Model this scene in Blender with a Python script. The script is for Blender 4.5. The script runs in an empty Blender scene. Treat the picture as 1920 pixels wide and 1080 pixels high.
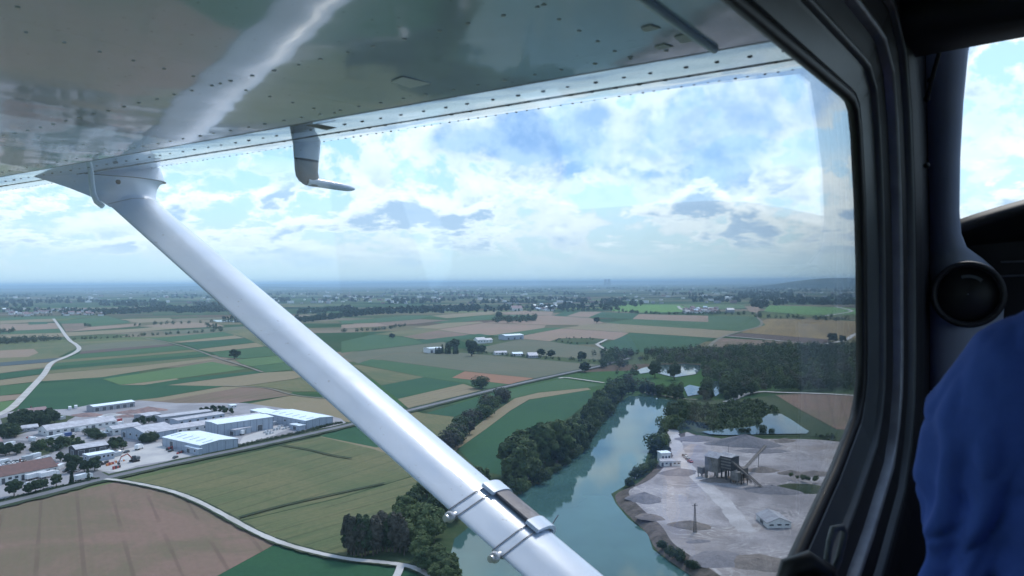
import bpy, bmesh, math, random
from mathutils import Vector, Matrix, Euler
from mathutils.geometry import tessellate_polygon
R = math.radians
random.seed(7)
S = bpy.context.scene
COL = S.collection

# ------------------------------------------------------------------ camera
H = 110.0                       # height of the aircraft over the plain, metres
FPX = 1478.0                    # focal length in pixels of the 1920 wide photograph
CAM = Vector((0, 0, H))
PITCH, ROLL = R(0.43), R(-0.40)
CROT = (Matrix.Rotation(math.pi / 2 - PITCH, 3, 'X') @ Matrix.Rotation(ROLL, 3, 'Z'))
cd = bpy.data.cameras.new('camera')
cam = bpy.data.objects.new('camera', cd)
COL.objects.link(cam)
cam.matrix_world = Matrix.Translation(CAM) @ CROT.to_4x4()
cd.sensor_width = 36.0
cd.lens = 36.0 * FPX / 1920.0
cd.clip_start = 0.02
cd.clip_end = 400000.0
cd.dof.use_dof = True
cd.dof.focus_distance = 12.0
cd.dof.aperture_fstop = 9.5
S.camera = cam

# ------------------------------------------------------------------ world, sun, exposure
SUN_EL, SUN_AZ = R(50), R(28)      # azimuth measured from +Y towards +X
sd = bpy.data.lights.new('sun', 'SUN')
sd.energy = 2.0
sd.angle = R(12)
sd.color = (1.0, 0.96, 0.90)
so = bpy.data.objects.new('sun', sd)
COL.objects.link(so)
sdir = Vector((math.sin(SUN_AZ) * math.cos(SUN_EL), math.cos(SUN_AZ) * math.cos(SUN_EL), math.sin(SUN_EL)))
so.rotation_euler = sdir.to_track_quat('Z', 'Y').to_euler()
so.location = (0, 0, 400)

class NT:
    """small node-tree writer"""
    def __init__(s, nt):
        s.nt = nt; s.x = 0
    def n(s, t, **kw):
        nd = s.nt.nodes.new(t); s.x += 40; nd.location = (s.x, -s.x % 400)
        for k, v in kw.items():
            setattr(nd, k, v)
        return nd
    def put(s, sock, v):
        if isinstance(v, bpy.types.NodeSocket):
            s.nt.links.new(v, sock)
        elif v is not None:
            if sock.type == 'RGBA' and not isinstance(v, (int, float)) and len(v) == 3:
                v = (*v, 1)
            sock.default_value = v
    def m(s, op, a, b=None, c=None, clamp=False):
        nd = s.n('ShaderNodeMath', operation=op, use_clamp=clamp)
        s.put(nd.inputs[0], a); s.put(nd.inputs[1], b)
        if c is not None: s.put(nd.inputs[2], c)
        return nd.outputs[0]
    def vm(s, op, a, b=None, sc=None):
        nd = s.n('ShaderNodeVectorMath', operation=op)
        s.put(nd.inputs[0], a)
        if b is not None: s.put(nd.inputs[1], b)
        if sc is not None: s.put(nd.inputs[3], sc)
        return nd.outputs[1] if op in ('DOT_PRODUCT', 'LENGTH') else nd.outputs[0]
    def sep(s, v):
        nd = s.n('ShaderNodeSeparateXYZ'); s.put(nd.inputs[0], v); return nd.outputs
    def comb(s, x, y, z):
        nd = s.n('ShaderNodeCombineXYZ')
        for i, v in enumerate((x, y, z)): s.put(nd.inputs[i], v)
        return nd.outputs[0]
    def noise(s, v, scale=1, detail=4, rough=.5, dist=0):
        nd = s.n('ShaderNodeTexNoise')
        s.put(nd.inputs['Vector'], v); s.put(nd.inputs['Scale'], scale); s.put(nd.inputs['Detail'], detail)
        s.put(nd.inputs['Roughness'], rough); s.put(nd.inputs['Distortion'], dist)
        return nd.outputs['Fac']
    def ss(s, v, a, b, x=0, y=1):
        nd = s.n('ShaderNodeMapRange', interpolation_type='SMOOTHSTEP')
        for i, q in enumerate((v, a, b, x, y)): s.put(nd.inputs[i], q)
        return nd.outputs[0]
    def mix(s, f, a, b, mode='MIX'):
        nd = s.n('ShaderNodeMix', data_type='RGBA', blend_type=mode, clamp_factor=True)
        s.put(nd.inputs[0], f); s.put(nd.inputs[6], a); s.put(nd.inputs[7], b)
        return nd.outputs[2]

W = bpy.data.worlds.new('World'); S.world = W; W.use_nodes = True
W.node_tree.nodes.clear()
def make_sky():
    t = NT(W.node_tree)
    out = t.n('ShaderNodeOutputWorld')
    tc = t.n('ShaderNodeTexCoord')
    d = t.vm('NORMALIZE', tc.outputs['Generated'])
    x, y, z = t.sep(d)
    sky = t.n('ShaderNodeTexSky', sky_type='NISHITA', sun_disc=False)
    sky.sun_elevation = SUN_EL; sky.sun_rotation = SUN_AZ
    sky.altitude = 400; sky.air_density = 1.0; sky.dust_density = 1.2; sky.ozone_density = 2.0
    zc = t.m('MAXIMUM', z, 0.0)
    # cumulus field over the directions of the sky; flatter and smaller towards the horizon
    w = t.m('MULTIPLY', t.m('LOGARITHM', t.m('ADD', zc, 0.09), 2.718), 1.35)
    v1 = t.comb(t.m('MULTIPLY', x, 4.2), t.m('MULTIPLY', y, 4.2), w)
    vup = t.comb(t.m('MULTIPLY', x, 4.2), t.m('MULTIPLY', y, 4.2), t.m("ADD", w, .14))
    big = t.noise(t.vm('ADD', v1, (3.3, 1.7, 0.4)), 0.6, 2, .5)
    OFF = (11.3, 4.7, 2.4)
    n = t.noise(t.vm("ADD", v1, OFF), 2.0, 13, .60, .12)
    nup = t.noise(t.vm("ADD", vup, OFF), 2.0, 6, .50, .12)
    az = t.m('ARCTAN2', x, y)
    el = t.m('ARCSINE', z)
    def blob(u, v, ru, rv, amp):
        a = math.atan((u - 960) / FPX); e = math.atan((530 - v) / math.hypot(FPX, u - 960))
        da = t.m('DIVIDE', t.m('SUBTRACT', az, a), ru / FPX); de = t.m('DIVIDE', t.m('SUBTRACT', el, e), rv / FPX)
        r2 = t.m('ADD', t.m('MULTIPLY', da, da), t.m('MULTIPLY', de, de))
        return t.m('MULTIPLY', t.m('POWER', 2.718, t.m('MULTIPLY', r2, -1.0)), amp)
    bias = t.m('MULTIPLY', t.m('SUBTRACT', big, .5), .35)
    for b in BLOBS: bias = t.m('ADD', bias, blob(*b))
    f = t.m('ADD', n, bias)
    fu = t.m('ADD', nup, bias)
    cover = t.ss(f, .455, .515)
    belly = t.m('MULTIPLY', t.ss(f, .47, .62), t.ss(fu, .46, .61))
    hor = t.ss(zc, 0.0, 0.14)
    over = t.ss(zc, .42, .70)                      # unseen overhead sky, toned and tinted to set the light on the land
    white = t.mix(hor, (.48, .60, .68), t.mix(t.ss(n, .42, .60), (.60, .73, .82), (.80, .90, .94)))
    white = t.mix(over, white, (.40, .58, .90))
    grey = t.mix(hor, (.38, .53, .68), t.mix(t.ss(t.noise(t.vm('ADD', v1, (2.2, 9.1, 4.4)), 4.5, 8, .6), .36, .64), (.22, .40, .70), (.38, .57, .82)))
    grey = t.mix(over, grey, (.27, .45, .80))
    ccol = t.mix(belly, white, grey)
    cover = t.m('MAXIMUM', cover, t.m('MULTIPLY', over, .85))
    # small rows of cumulus low over the far plain
    wl = t.m('MULTIPLY', t.m('LOGARITHM', t.m('ADD', zc, 0.045), 2.718), 3.4)
    vl = t.comb(t.m('MULTIPLY', x, 11), t.m('MULTIPLY', y, 11), wl)
    nl = t.noise(t.vm('ADD', vl, (5.1, 8.7, 1.9)), 1.15, 11, .60, .1)
    nlu = t.noise(t.vm('ADD', vl, (5.1, 8.7, 2.12)), 1.15, 6, .52, .2)
    lowz = t.m('MULTIPLY', t.ss(zc, .018, .05), t.ss(zc, .17, .10))
    lcov = t.m('MULTIPLY', t.ss(nl, .46, .54), lowz)
    lcol = t.mix(t.m('MULTIPLY', t.ss(nl, .50, .60), t.ss(nlu, .48, .60)), t.mix(hor, (.56, .68, .75), (.78, .88, .92)), t.mix(hor, (.38, .52, .66), (.32, .48, .68)))
    ccol = t.mix(lcov, ccol, lcol)
    cover = t.m('MAXIMUM', cover, lcov)
    # thin veil close to the horizon
    veil = t.m("ADD", t.m("MULTIPLY", t.ss(zc, .15, .0), .5), t.m("MULTIPLY", t.ss(zc, .5, .2), .55))
    bs = t.n('ShaderNodeBackground'); t.put(bs.inputs[0], sky.outputs[0]); bs.inputs[1].default_value = SKY_STRENGTH
    bc = t.n('ShaderNodeBackground'); t.put(bc.inputs[0], ccol); bc.inputs[1].default_value = CLOUD_STRENGTH
    bv = t.n('ShaderNodeBackground'); t.put(bv.inputs[0], t.mix(t.ss(zc, .02, .16), (.44, .60, .68), (.33, .66, .93))); bv.inputs[1].default_value = CLOUD_STRENGTH
    m0 = t.n('ShaderNodeMixShader'); t.put(m0.inputs[0], veil); t.put(m0.inputs[1], bs.outputs[0]); t.put(m0.inputs[2], bv.outputs[0])
    m1 = t.n('ShaderNodeMixShader'); t.put(m1.inputs[0], t.m('MULTIPLY', cover, t.ss(zc, 0.0, .05))); t.put(m1.inputs[1], m0.outputs[0]); t.put(m1.inputs[2], bc.outputs[0])
    t.put(out.inputs[0], m1.outputs[0])
SKY_STRENGTH, CLOUD_STRENGTH = 0.11, 1.04
# (pixel of the photograph the bank stands behind, half width, half height, how much more or less cloud)
BLOBS = [(1130, 250, 200, 75, .14), (1290, 200, 200, 70, .05), (1020, 400, 220, 40, .06), (720, 340, 110, 40, .08),
         (420, 330, 110, 50, .08), (480, 450, 160, 40, .07), (90, 400, 130, 40, .06), (850, 260, 70, 40, .10),
         (560, 390, 90, 60, -.10), (930, 330, 120, 40, -.03), (1560, 290, 60, 60, -.12), (1560, 210, 80, 60, .08),
         (1200, 340, 260, 60, .06), (1850, 250, 90, 110, .10), (250, 470, 120, 30, -.04), (1880, 110, 60, 30, -.15)]
make_sky()
vs = S.view_settings
S.display_settings.display_device = 'sRGB'
vs.view_transform = 'Standard'; vs.look = 'None'; vs.exposure = 0.56; vs.gamma = 1.0; vs.use_curve_mapping = False
S.cycles.use_denoising = True
S.cycles.max_bounces = 10; S.cycles.diffuse_bounces = 4; S.cycles.glossy_bounces = 4; S.cycles.transparent_max_bounces = 12
S.cycles.volume_bounces = 0; S.cycles.caustics_reflective = False; S.cycles.caustics_refractive = False
S.cycles.sample_clamp_indirect = 6.0

# ------------------------------------------------------------------ helpers
def ray(u, v):
    return (CROT @ Vector(((u - 960) / FPX, -(v - 540) / FPX, -1.0)))
def G(u, v, z=0.0):
    """point of the plain (height z) seen at pixel u,v of the photograph"""
    d = ray(u, v)
    t = (z - H) / d.z
    return CAM + d * t
def crop(x0, y0, s):
    return lambda pts: [(x0 + x / s, y0 + y / s) for x, y in pts]
c1, c2, c3, c4 = crop(0, 700, 2.842), crop(0, 500, 2.842), crop(640, 500, 2.842), crop(1100, 500, 3.374)
d1, d2, qq = crop(0, 720, 4.5), crop(300, 720, 4.5), crop(1180, 800, 3.857)
cE = lambda pts: pts
YAW = R(35)
def AC(L, F, z=0.0):
    """aircraft axes: L outboard to the left, F towards the nose, z up, all from the camera"""
    return Vector((-math.cos(YAW) * L + math.sin(YAW) * F, math.sin(YAW) * L + math.cos(YAW) * F, H + z))
def PX(u, v, dist):
    """point straight behind pixel u,v at the given distance along the optical axis"""
    return CAM + ray(u, v) * dist
def to_ac(p):
    q = p - CAM
    return (-math.cos(YAW) * q.x + math.sin(YAW) * q.y, math.sin(YAW) * q.x + math.cos(YAW) * q.y, q.z)

def tag(o, label=None, cat=None, group=None, kind=None):
    if label: o['label'] = label
    if cat: o['category'] = cat
    if group: o['group'] = group
    if kind: o['kind'] = kind
    return o
def empty(name, loc, label=None, cat=None, group=None, parent=None):
    o = bpy.data.objects.new(name, None)
    COL.objects.link(o); o.location = loc; o.empty_display_size = .5
    if parent: o.parent = parent
    return tag(o, label, cat, group)

class MB:
    """collects faces in world coordinates and links them as one mesh object"""
    def __init__(s):
        s.v = []; s.f = []; s.mi = []; s.sm = []
    def add(s, vs, fs, mi=0, sm=False):
        k = len(s.v)
        s.v += [tuple(v) for v in vs]
        for f in fs:
            s.f.append(tuple(i + k for i in f)); s.mi.append(mi); s.sm.append(sm)
        return s
    def box(s, c, size, rz=0, mi=0, bev=0.0):
        """box standing on c (centre of its base), turned rz"""
        c = Vector(c); sx, sy, sz = size[0] / 2, size[1] / 2, size[2]
        ca, sa = math.cos(rz), math.sin(rz)
        P = lambda x, y, z: (c.x + ca * x - sa * y, c.y + sa * x + ca * y, c.z + z)
        if bev <= 0:
            vs = [P(x, y, z) for z in (0, sz) for x, y in ((-sx, -sy), (sx, -sy), (sx, sy), (-sx, sy))]
            s.add(vs, [(3, 2, 1, 0), (4, 5, 6, 7), (0, 1, 5, 4), (1, 2, 6, 5), (2, 3, 7, 6), (3, 0, 4, 7)], mi)
        else:
            b = bev; vs = []
            for z, k in ((0, b), (b, 0), (sz - b, 0), (sz, b)):
                x, y = sx - k, sy - k
                vs += [P(-x + b, -y, z), P(x - b, -y, z), P(x, -y + b, z), P(x, y - b, z), P(x - b, y, z), P(-x + b, y, z), P(-x, y - b, z), P(-x, -y + b, z)]
            fs = [tuple(range(7, -1, -1)), tuple(range(24, 32))]
            for r in range(3):
                fs += [(8 * r + i, 8 * r + (i + 1) % 8, 8 * r + 8 + (i + 1) % 8, 8 * r + 8 + i) for i in range(8)]
            s.add(vs, fs, mi)
        return s
    def prism(s, poly, z0, z1, mi=0):
        n = len(poly)
        vs = [(p[0], p[1], z0) for p in poly] + [(p[0], p[1], z1) for p in poly]
        s.add(vs, [tuple(range(n - 1, -1, -1)), tuple(range(n, 2 * n))] + [(i, (i + 1) % n, n + (i + 1) % n, n + i) for i in range(n)], mi)
        return s
    def loft(s, rings, closed=True, caps=True, mi=0, sm=True):
        n = len(rings[0]); vs = [p for r in rings for p in r]; fs = []
        for k in range(len(rings) - 1):
            for i in range(n if closed else n - 1):
                j = (i + 1) % n
                fs.append((k * n + i, k * n + j, (k + 1) * n + j, (k + 1) * n + i))
        s.add(vs, fs, mi, sm)
        if caps and closed:
            s.add(rings[0], [tuple(range(n - 1, -1, -1))], mi); s.add(rings[-1], [tuple(range(n))], mi)
        return s
    def tube(s, path, r, n=8, mi=0, sm=True):
        path = [Vector(p) for p in path]
        rs = r if isinstance(r, (list, tuple)) else [r] * len(path)
        rings = []; up = None
        for i, p in enumerate(path):
            t = (path[min(i + 1, len(path) - 1)] - path[max(i - 1, 0)]).normalized()
            if up is None: up = Vector((0, 0, 1)) if abs(t.z) < .9 else Vector((1, 0, 0))
            a = t.cross(up).normalized(); b = a.cross(t).normalized(); up = b
            rings.append([p + (a * math.cos(2 * math.pi * k / n) + b * math.sin(2 * math.pi * k / n)) * rs[i] for k in range(n)])
        return s.loft(rings, True, True, mi, sm)
    def ball(s, c, r, n=8, m=5, mi=0, sx=1, sy=1, sz=1):
        c = Vector(c)
        rings = [[c + Vector((sx * r * math.sin(math.pi * j / m) * math.cos(2 * math.pi * i / n), sy * r * math.sin(math.pi * j / m) * math.sin(2 * math.pi * i / n), sz * r * math.cos(math.pi * j / m))) for i in range(n)] for j in range(1, m)]
        s.loft(rings[::-1], True, True, mi); return s
    def build(s, name, mats, parent=None, kind=None, label=None):
        me = bpy.data.meshes.new(name)
        o = bpy.data.objects.new(name, me)
        vs = s.v
        if parent is not None:
            off = parent.matrix_basis.translation if parent.parent is None else parent.matrix_basis.translation + parent.parent.matrix_basis.translation
            vs = [(v[0] - off.x, v[1] - off.y, v[2] - off.z) for v in vs]
        elif vs:                     # put the origin at the middle of the base
            xs = [v[0] for v in vs]; ys = [v[1] for v in vs]; zs = [v[2] for v in vs]
            off = Vector(((min(xs) + max(xs)) / 2, (min(ys) + max(ys)) / 2, min(zs)))
            vs = [(v[0] - off.x, v[1] - off.y, v[2] - off.z) for v in vs]
            o.location = off
        me.from_pydata(vs, [], s.f)
        for m in (mats if isinstance(mats, (list, tuple)) else [mats]): me.materials.append(m)
        me.polygons.foreach_set('material_index', s.mi)
        me.polygons.foreach_set('use_smooth', s.sm)
        me.update()
        COL.objects.link(o)
        if parent is not None: o.parent = parent
        if kind: o['kind'] = kind
        if label: o['label'] = label
        return o

# ------------------------------------------------------------------ materials
MATS = {}
def pm(name, col, col2=None, scale=1.0, rough=.7, bump=0.0, bscale=None, metal=0.0, coat=0.0, spec=.5, detail=5, obj=False, stretch=None, lo=.35, hi=.65):
    """principled material whose colour wanders between two tones with a noise"""
    if name in MATS: return MATS[name]
    m = bpy.data.materials.new(name); m.use_nodes = True
    nt = m.node_tree; nt.nodes.clear(); t = NT(nt)
    out = t.n('ShaderNodeOutputMaterial'); b = t.n('ShaderNodeBsdfPrincipled')
    if obj: pos = t.n('ShaderNodeTexCoord').outputs['Object']
    else: pos = t.n('ShaderNodeNewGeometry').outputs['Position']
    if stretch: pos = t.vm('MULTIPLY', pos, stretch)
    if col2 is None: col2 = tuple(c * .86 for c in col)
    f = t.ss(t.noise(pos, scale, detail, .6), lo, hi)
    t.put(b.inputs['Base Color'], t.mix(f, col, col2))
    b.inputs['Roughness'].default_value = rough; b.inputs['Metallic'].default_value = metal
    b.inputs['Coat Weight'].default_value = coat; b.inputs['Coat Roughness'].default_value = .06
    b.inputs['Specular IOR Level'].default_value = spec
    if bump:
        bp = t.n('ShaderNodeBump'); bp.inputs['Strength'].default_value = bump
        bp.inputs['Distance'].default_value = 1.0 / (bscale or scale) * .3
        t.put(bp.inputs['Height'], t.noise(pos, bscale or scale, 6, .6)); t.put(b.inputs['Normal'], bp.outputs[0])
    t.put(out.inputs[0], b.outputs[0])
    MATS[name] = m
    return m

def field_mat(name, ca, cb, ang, row=3.0, tram=0.0, mott=.012, contrast=.35):
    """crop: mottled tone, rows along the working direction, optional pairs of wheel tracks"""
    if name in MATS: return MATS[name]
    m = bpy.data.materials.new(name); m.use_nodes = True
    nt = m.node_tree; nt.nodes.clear(); t = NT(nt)
    out = t.n('ShaderNodeOutputMaterial'); b = t.n('ShaderNodeBsdfPrincipled')
    x, y, z = t.sep(t.n('ShaderNodeNewGeometry').outputs['Position'])
    ca_, sa_ = math.cos(ang), math.sin(ang)
    al = t.m('ADD', t.m('MULTIPLY', x, ca_), t.m('MULTIPLY', y, sa_))
    ac = t.m('SUBTRACT', t.m('MULTIPLY', y, ca_), t.m('MULTIPLY', x, sa_))
    P = t.comb(al, ac, 0.0)
    f = t.ss(t.noise(P, mott, 7, .66, .8), .38, .62)
    rows = t.noise(t.comb(t.m('MULTIPLY', al, .06 / row), t.m('DIVIDE', ac, row), 0.0), 1.0, 3, .6)
    bands = t.noise(t.comb(t.m('MULTIPLY', al, .0012), t.m('DIVIDE', ac, row * 7), 3.0), 1.0, 3, .6)
    f = t.m('ADD', t.m('MULTIPLY', f, 1 - contrast), t.m('MULTIPLY', t.ss(t.m('ADD', t.m('MULTIPLY', rows, .5), t.m('MULTIPLY', bands, .5)), .35, .65), contrast))
    col = t.mix(f, ca, cb)
    fine = t.noise(P, .35, 4, .7)
    col = t.mix(t.ss(fine, .3, .7, 0, .35), col, tuple(c * .62 for c in ca))
    if tram:
        mo = t.m('ABSOLUTE', t.m('SUBTRACT', t.m('PINGPONG', ac, tram), tram * .5))
        wob = t.m('ADD', mo, t.m('MULTIPLY', t.m('SUBTRACT', t.noise(P, .02, 2), .5), 2.0))
        ln = t.m('MULTIPLY', t.ss(wob, 1.2, .5), t.ss(t.noise(P, .02, 3), .36, .52))
        col = t.mix(t.m('MULTIPLY', ln, .42), col, tuple(c * .45 for c in ca))
    t.put(b.inputs['Base Color'], col); b.inputs['Roughness'].default_value = .95; b.inputs['Specular IOR Level'].default_value = .15
    t.put(out.inputs[0], b.outputs[0]); MATS[name] = m
    return m
# ================================================================== THE PLAIN
def ground_mat():
    """far country: a quilt of strips and blocks, dark woods between them"""
    m = bpy.data.materials.new('countryside'); m.use_nodes = True
    nt = m.node_tree; nt.nodes.clear(); t = NT(nt)
    out = t.n('ShaderNodeOutputMaterial'); b = t.n('ShaderNodeBsdfPrincipled')
    x, y, z = t.sep(t.n('ShaderNodeNewGeometry').outputs['Position'])
    wx = t.m('ADD', x, t.m('MULTIPLY', t.m('SUBTRACT', t.noise(t.comb(x, y, 0), .0006, 2), .5), 500))
    ca, sa = math.cos(R(12)), math.sin(R(12))
    al = t.m('ADD', t.m('MULTIPLY', wx, ca), t.m('MULTIPLY', y, sa)); ac = t.m('SUBTRACT', t.m('MULTIPLY', y, ca), t.m('MULTIPLY', wx, sa))
    vo = t.n('ShaderNodeTexVoronoi', distance='CHEBYCHEV'); t.put(vo.inputs['Vector'], t.comb(t.m('DIVIDE', al, 520), t.m('DIVIDE', ac, 190), 0)); vo.inputs['Scale'].default_value = 1.0
    cr = t.n('ShaderNodeValToRGB'); r = cr.color_ramp; r.interpolation = 'CONSTANT'
    cols = [(0, (.035, .075, .035)), (.22, (.16, .14, .085)), (.38, (.05, .105, .04)), (.52, (.20, .165, .12)), (.64, (.075, .10, .05)), (.78, (.13, .155, .07)), (.9, (.11, .08, .06))]
    r.elements[0].color = (*cols[0][1], 1); r.elements[1].position = cols[1][0]; r.elements[1].color = (*cols[1][1], 1)
    for p, c in cols[2:]:
        e = r.elements.new(p); e.color = (*c, 1)
    t.put(cr.inputs[0], t.sep(vo.outputs['Color'])[0])
    P = t.comb(x, y, 0)
    col = t.mix(t.ss(t.noise(P, .004, 6, .65), .35, .65, 0, .5), cr.outputs[0], (.07, .085, .05))
    wood = t.ss(t.noise(t.comb(t.m('MULTIPLY', x, .45), y, 0), .0011, 8, .62), .53, .545)
    col = t.mix(t.m('MULTIPLY', wood, t.ss(y, 2300, 3800)), col, (.016, .034, .020))
    # meadow scrub close to the lake
    d = t.vm('LENGTH', t.vm('SUBTRACT', P, (75, 480, 0)))
    scrub = t.mix(t.ss(t.noise(P, .05, 6, .7), .35, .65), (.030, .055, .026), (.065, .085, .045))
    col = t.mix(t.ss(d, 300, 240), col, scrub)
    t.put(b.inputs['Base Color'], col); b.inputs['Roughness'].default_value = 1.0; b.inputs['Specular IOR Level'].default_value = .0
    t.put(out.inputs[0], b.outputs[0]); return m
g = MB()
X = [-120000, -30000, -9000, -3000, -900, 0, 900, 3000, 9000, 30000, 120000]; Y = [-40000, -6000, -900, 0, 900, 3000, 9000, 30000, 90000, 160000]
g.add([(x, y, 0) for y in Y for x in X], [(j * 11 + i, j * 11 + i + 1, j * 11 + i + 12, j * 11 + i + 11) for j in range(len(Y) - 1) for i in range(10)])
g.build('ground', ground_mat(), kind='structure')

# ---- fields. tone -> two base colours
TONE = {'dg': ((.022, .066, .034), (.030, .080, .036)), 'gr': ((.040, .088, .040), (.055, .102, .046)), 'lg': ((.075, .125, .055), (.090, .150, .060)),
        'ol': ((.080, .102, .050), (.155, .138, .075)), 'tn': ((.185, .162, .100), (.215, .175, .118)), 'pk': ((.25, .175, .135), (.21, .165, .12)),
        'br': ((.195, .130, .105), (.125, .108, .070)), 'db': ((.085, .062, .055), (.100, .072, .060)), 'bl': ((.055, .075, .085), (.070, .085, .085)),
        'go': ((.245, .180, .085), (.150, .110, .062)), 'sg': ((.115, .225, .060), (.085, .165, .055)), 'gb': ((.122, .120, .082), (.095, .106, .070)),  # sg: sunlight through cloud gaps is put into this brighter crop green
        'or': ((.260, .145, .095), (.225, .130, .085)), 'sc': ((.028, .052, .026), (.060, .075, .040))}
def rich(c, s=1.12, g=1.04):
    y = .25 * c[0] + .65 * c[1] + .10 * c[2]
    return tuple(max(.008, (y + (q - y) * s) * g) for q in c)
TONE = {k: (rich(a), rich(b)) for k, (a, b) in TONE.items()}
FZ = [0.05]
fcount = 0
def field(tone, pts, tram=0.0, row=None, contrast=.35):
    """one parcel on the plain, its outline given where the photograph shows its corners"""
    global fcount
    P = [G(u, v) for u, v in pts]
    # working direction: the longest side
    k = max(range(len(P)), key=lambda i: (P[(i + 1) % len(P)] - P[i]).length)
    dv = P[(k + 1) % len(P)] - P[k]
    a = round(math.degrees(math.atan2(dv.y, dv.x)) % 180 / 10) * 10
    dist = sum(p.length for p in P) / len(P)
    rw = row or (2.2 if dist < 700 else 6.0 if dist < 1500 else 14.0)
    ca, cb = TONE[tone]
    mo = .012 if dist < 900 else .006 if dist < 2000 else .003
    m = field_mat(f'crop_{tone}_{a}_{rw}_{tram}_{contrast}', ca, cb, R(a), rw, tram, mo, contrast)
    FZ[0] += .004
    b = MB(); b.add([(p.x, p.y, FZ[0]) for p in P], [tuple(range(len(P)))])
    me = b.build('field', m, kind='structure')
    # every face must look up
    if me.data.polygons[0].normal.z < 0: me.data.flip_normals()
    fcount += 1
# --- near left
field('br', [(-120, 985), (0, 953), (222, 903), (290, 912), (372, 948), (440, 985), (515, 1021), (398, 1085), (300, 1150), (-160, 1150)], 16, 2.2, .25)
field('dg', [(515, 1022), (600, 1042), (640, 1050), (705, 1057), (760, 1064), (800, 1088), (800, 1150), (300, 1150), (398, 1085)], 0, 1.6)
field('ol', [(232, 904), (600, 819), (700, 842), (775, 868), (800, 884), (640, 932), (462, 974), (440, 976), (372, 940), (300, 912)], 15, 2.2, .45)
field('tn', [(600, 819), (640, 806), (705, 838), (790, 850), (800, 884), (775, 868), (700, 842)], 0, 2.2)
field('ol', [(464, 975), (640, 934), (800, 886), (830, 905), (790, 930), (745, 985), (655, 1030), (648, 1046), (600, 1036), (520, 1014), (450, 978)], 13, 2.2, .6)
field('dg', [(600, 818), (662, 797), (700, 800), (760, 838), (705, 839)], 0)
field('ol', [(664, 798), (775, 770), (880, 800), (905, 805), (845, 850), (800, 884), (760, 838)], 15)
# --- middle, right of the strut
field('dg', c3([(620, 970), (720, 905), (780, 860), (905, 768), (1000, 712), (1260, 668), (1320, 662), (1340, 700), (1220, 800), (1080, 880), (930, 1010), (900, 1120), (740, 1090)]), 0, 1.8)
field('tn', c3([(560, 1010), (612, 955), (700, 865), (830, 765), (925, 702), (1050, 672), (1312, 646), (1330, 655), (1250, 668), (1000, 708), (902, 766), (775, 862), (620, 972), (590, 1010)]), 0)
field('gr', c3([(820, 700), (860, 690), (905, 655), (1180, 597), (1395, 632), (1310, 644), (1050, 668), (930, 698)]), 0)
field('dg', c3([(448, 782), (705, 705), (860, 660), (905, 656), (860, 690), (760, 745), (600, 800)]), 0)
field('ol', c3([(380, 778), (446, 783), (600, 801), (560, 880), (505, 890)]), 0)
field('tn', c3([(300, 706), (650, 625), (740, 656), (765, 665), (370, 765)]), 9, 4, .6)
field('dg', c3([(210, 634), (432, 590), (652, 623), (300, 703)]), 0)
field('ol', c3([(60, 525), (95, 524), (440, 589), (212, 633), (130, 570)]), 14, 4)
field('gr', c3([(90, 518), (160, 492), (655, 556), (592, 594), (925, 631), (860, 656), (762, 661), (662, 620), (440, 588)]), 0)
field('or', c3([(590, 592), (657, 558), (1045, 597), (922, 630)]), 6, 4, .5)
field('gb', c3([(160, 490), (285, 462), (620, 458), (1000, 490), (1380, 524), (1330, 538), (1042, 596), (655, 555)]), 18, 6, .5)
field('gb', c3([(720, 445), (770, 425), (960, 385), (1110, 400), (1370, 432), (1465, 468), (1375, 496), (1000, 472), (800, 458)]), 0)
field('gb', c3([(0, 480), (60, 455), (440, 412), (540, 400), (600, 420), (500, 455), (280, 460), (160, 489), (90, 517)]), 0)
field('pk', c3([(510, 336), (760, 300), (1090, 312), (1080, 326), (820, 366), (690, 360)]), 0)
field('pk', c3([(945, 372), (1172, 330), (1535, 352), (1462, 391), (1335, 380), (1160, 382), (1110, 398), (960, 384)]), 0)
field('dg', c3([(1372, 440), (1385, 418), (1545, 353), (1880, 374), (1990, 378), (1800, 462), (1700, 462), (1480, 448)]), 0)
field('gr', c3([(800, 366), (1082, 327), (1240, 322), (1300, 328), (1172, 330), (942, 370), (850, 372)]), 0)
field('tn', c3([(1170, 328), (1310, 312), (1430, 300), (1880, 322), (2010, 345), (1990, 376), (1880, 372), (1540, 350)]), 0)
field('dg', c3([(1400, 300), (1550, 282), (1900, 285), (2120, 300), (2060, 330), (1880, 322), (1430, 299)]), 0)
field('pk', c3([(1020, 262), (1180, 262), (1330, 275), (1400, 300), (1310, 310), (1090, 310), (760, 298), (840, 290), (1040, 290)]), 0)
field('gb', c3([(1130, 262), (1260, 240), (1380, 240), (1320, 268), (1320, 275)]), 0)
field('dg', c3([(1130, 262), (1190, 238), (1270, 240), (1215, 266)]), 0)
field('pk', c3([(1200, 264), (1270, 240), (1385, 241), (1325, 270)]), 0)
field('dg', c3([(1322, 268), (1390, 242), (1590, 250), (1555, 280), (1400, 272)]), 0)
field('pk', c3([(1556, 280), (1600, 252), (1880, 262), (1980, 270), (1900, 284)]), 0)
field('gr', c3([(480, 300), (740, 262), (1000, 256), (1020, 262), (840, 275), (640, 296), (560, 302)]), 0)
field('pk', c3([(840, 244), (980, 236), (1130, 240), (1120, 262), (1000, 256), (880, 254)]), 0)
field('tn', c3([(480, 262), (800, 237), (850, 240), (800, 255), (560, 275)]), 0)
field('tn', c3([(390, 325), (560, 300), (740, 292), (760, 298), (520, 332)]), 0)
field('br', c3([(190, 300), (420, 280), (560, 285), (390, 305), (250, 315)]), 0)
field('gr', c3([(0, 290), (350, 262), (480, 262), (420, 278), (190, 298), (0, 305)]), 0)
field('ol', c3([(170, 360), (420, 328), (515, 335), (690, 362), (540, 372), (400, 388), (330, 372)]), 0)
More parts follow.
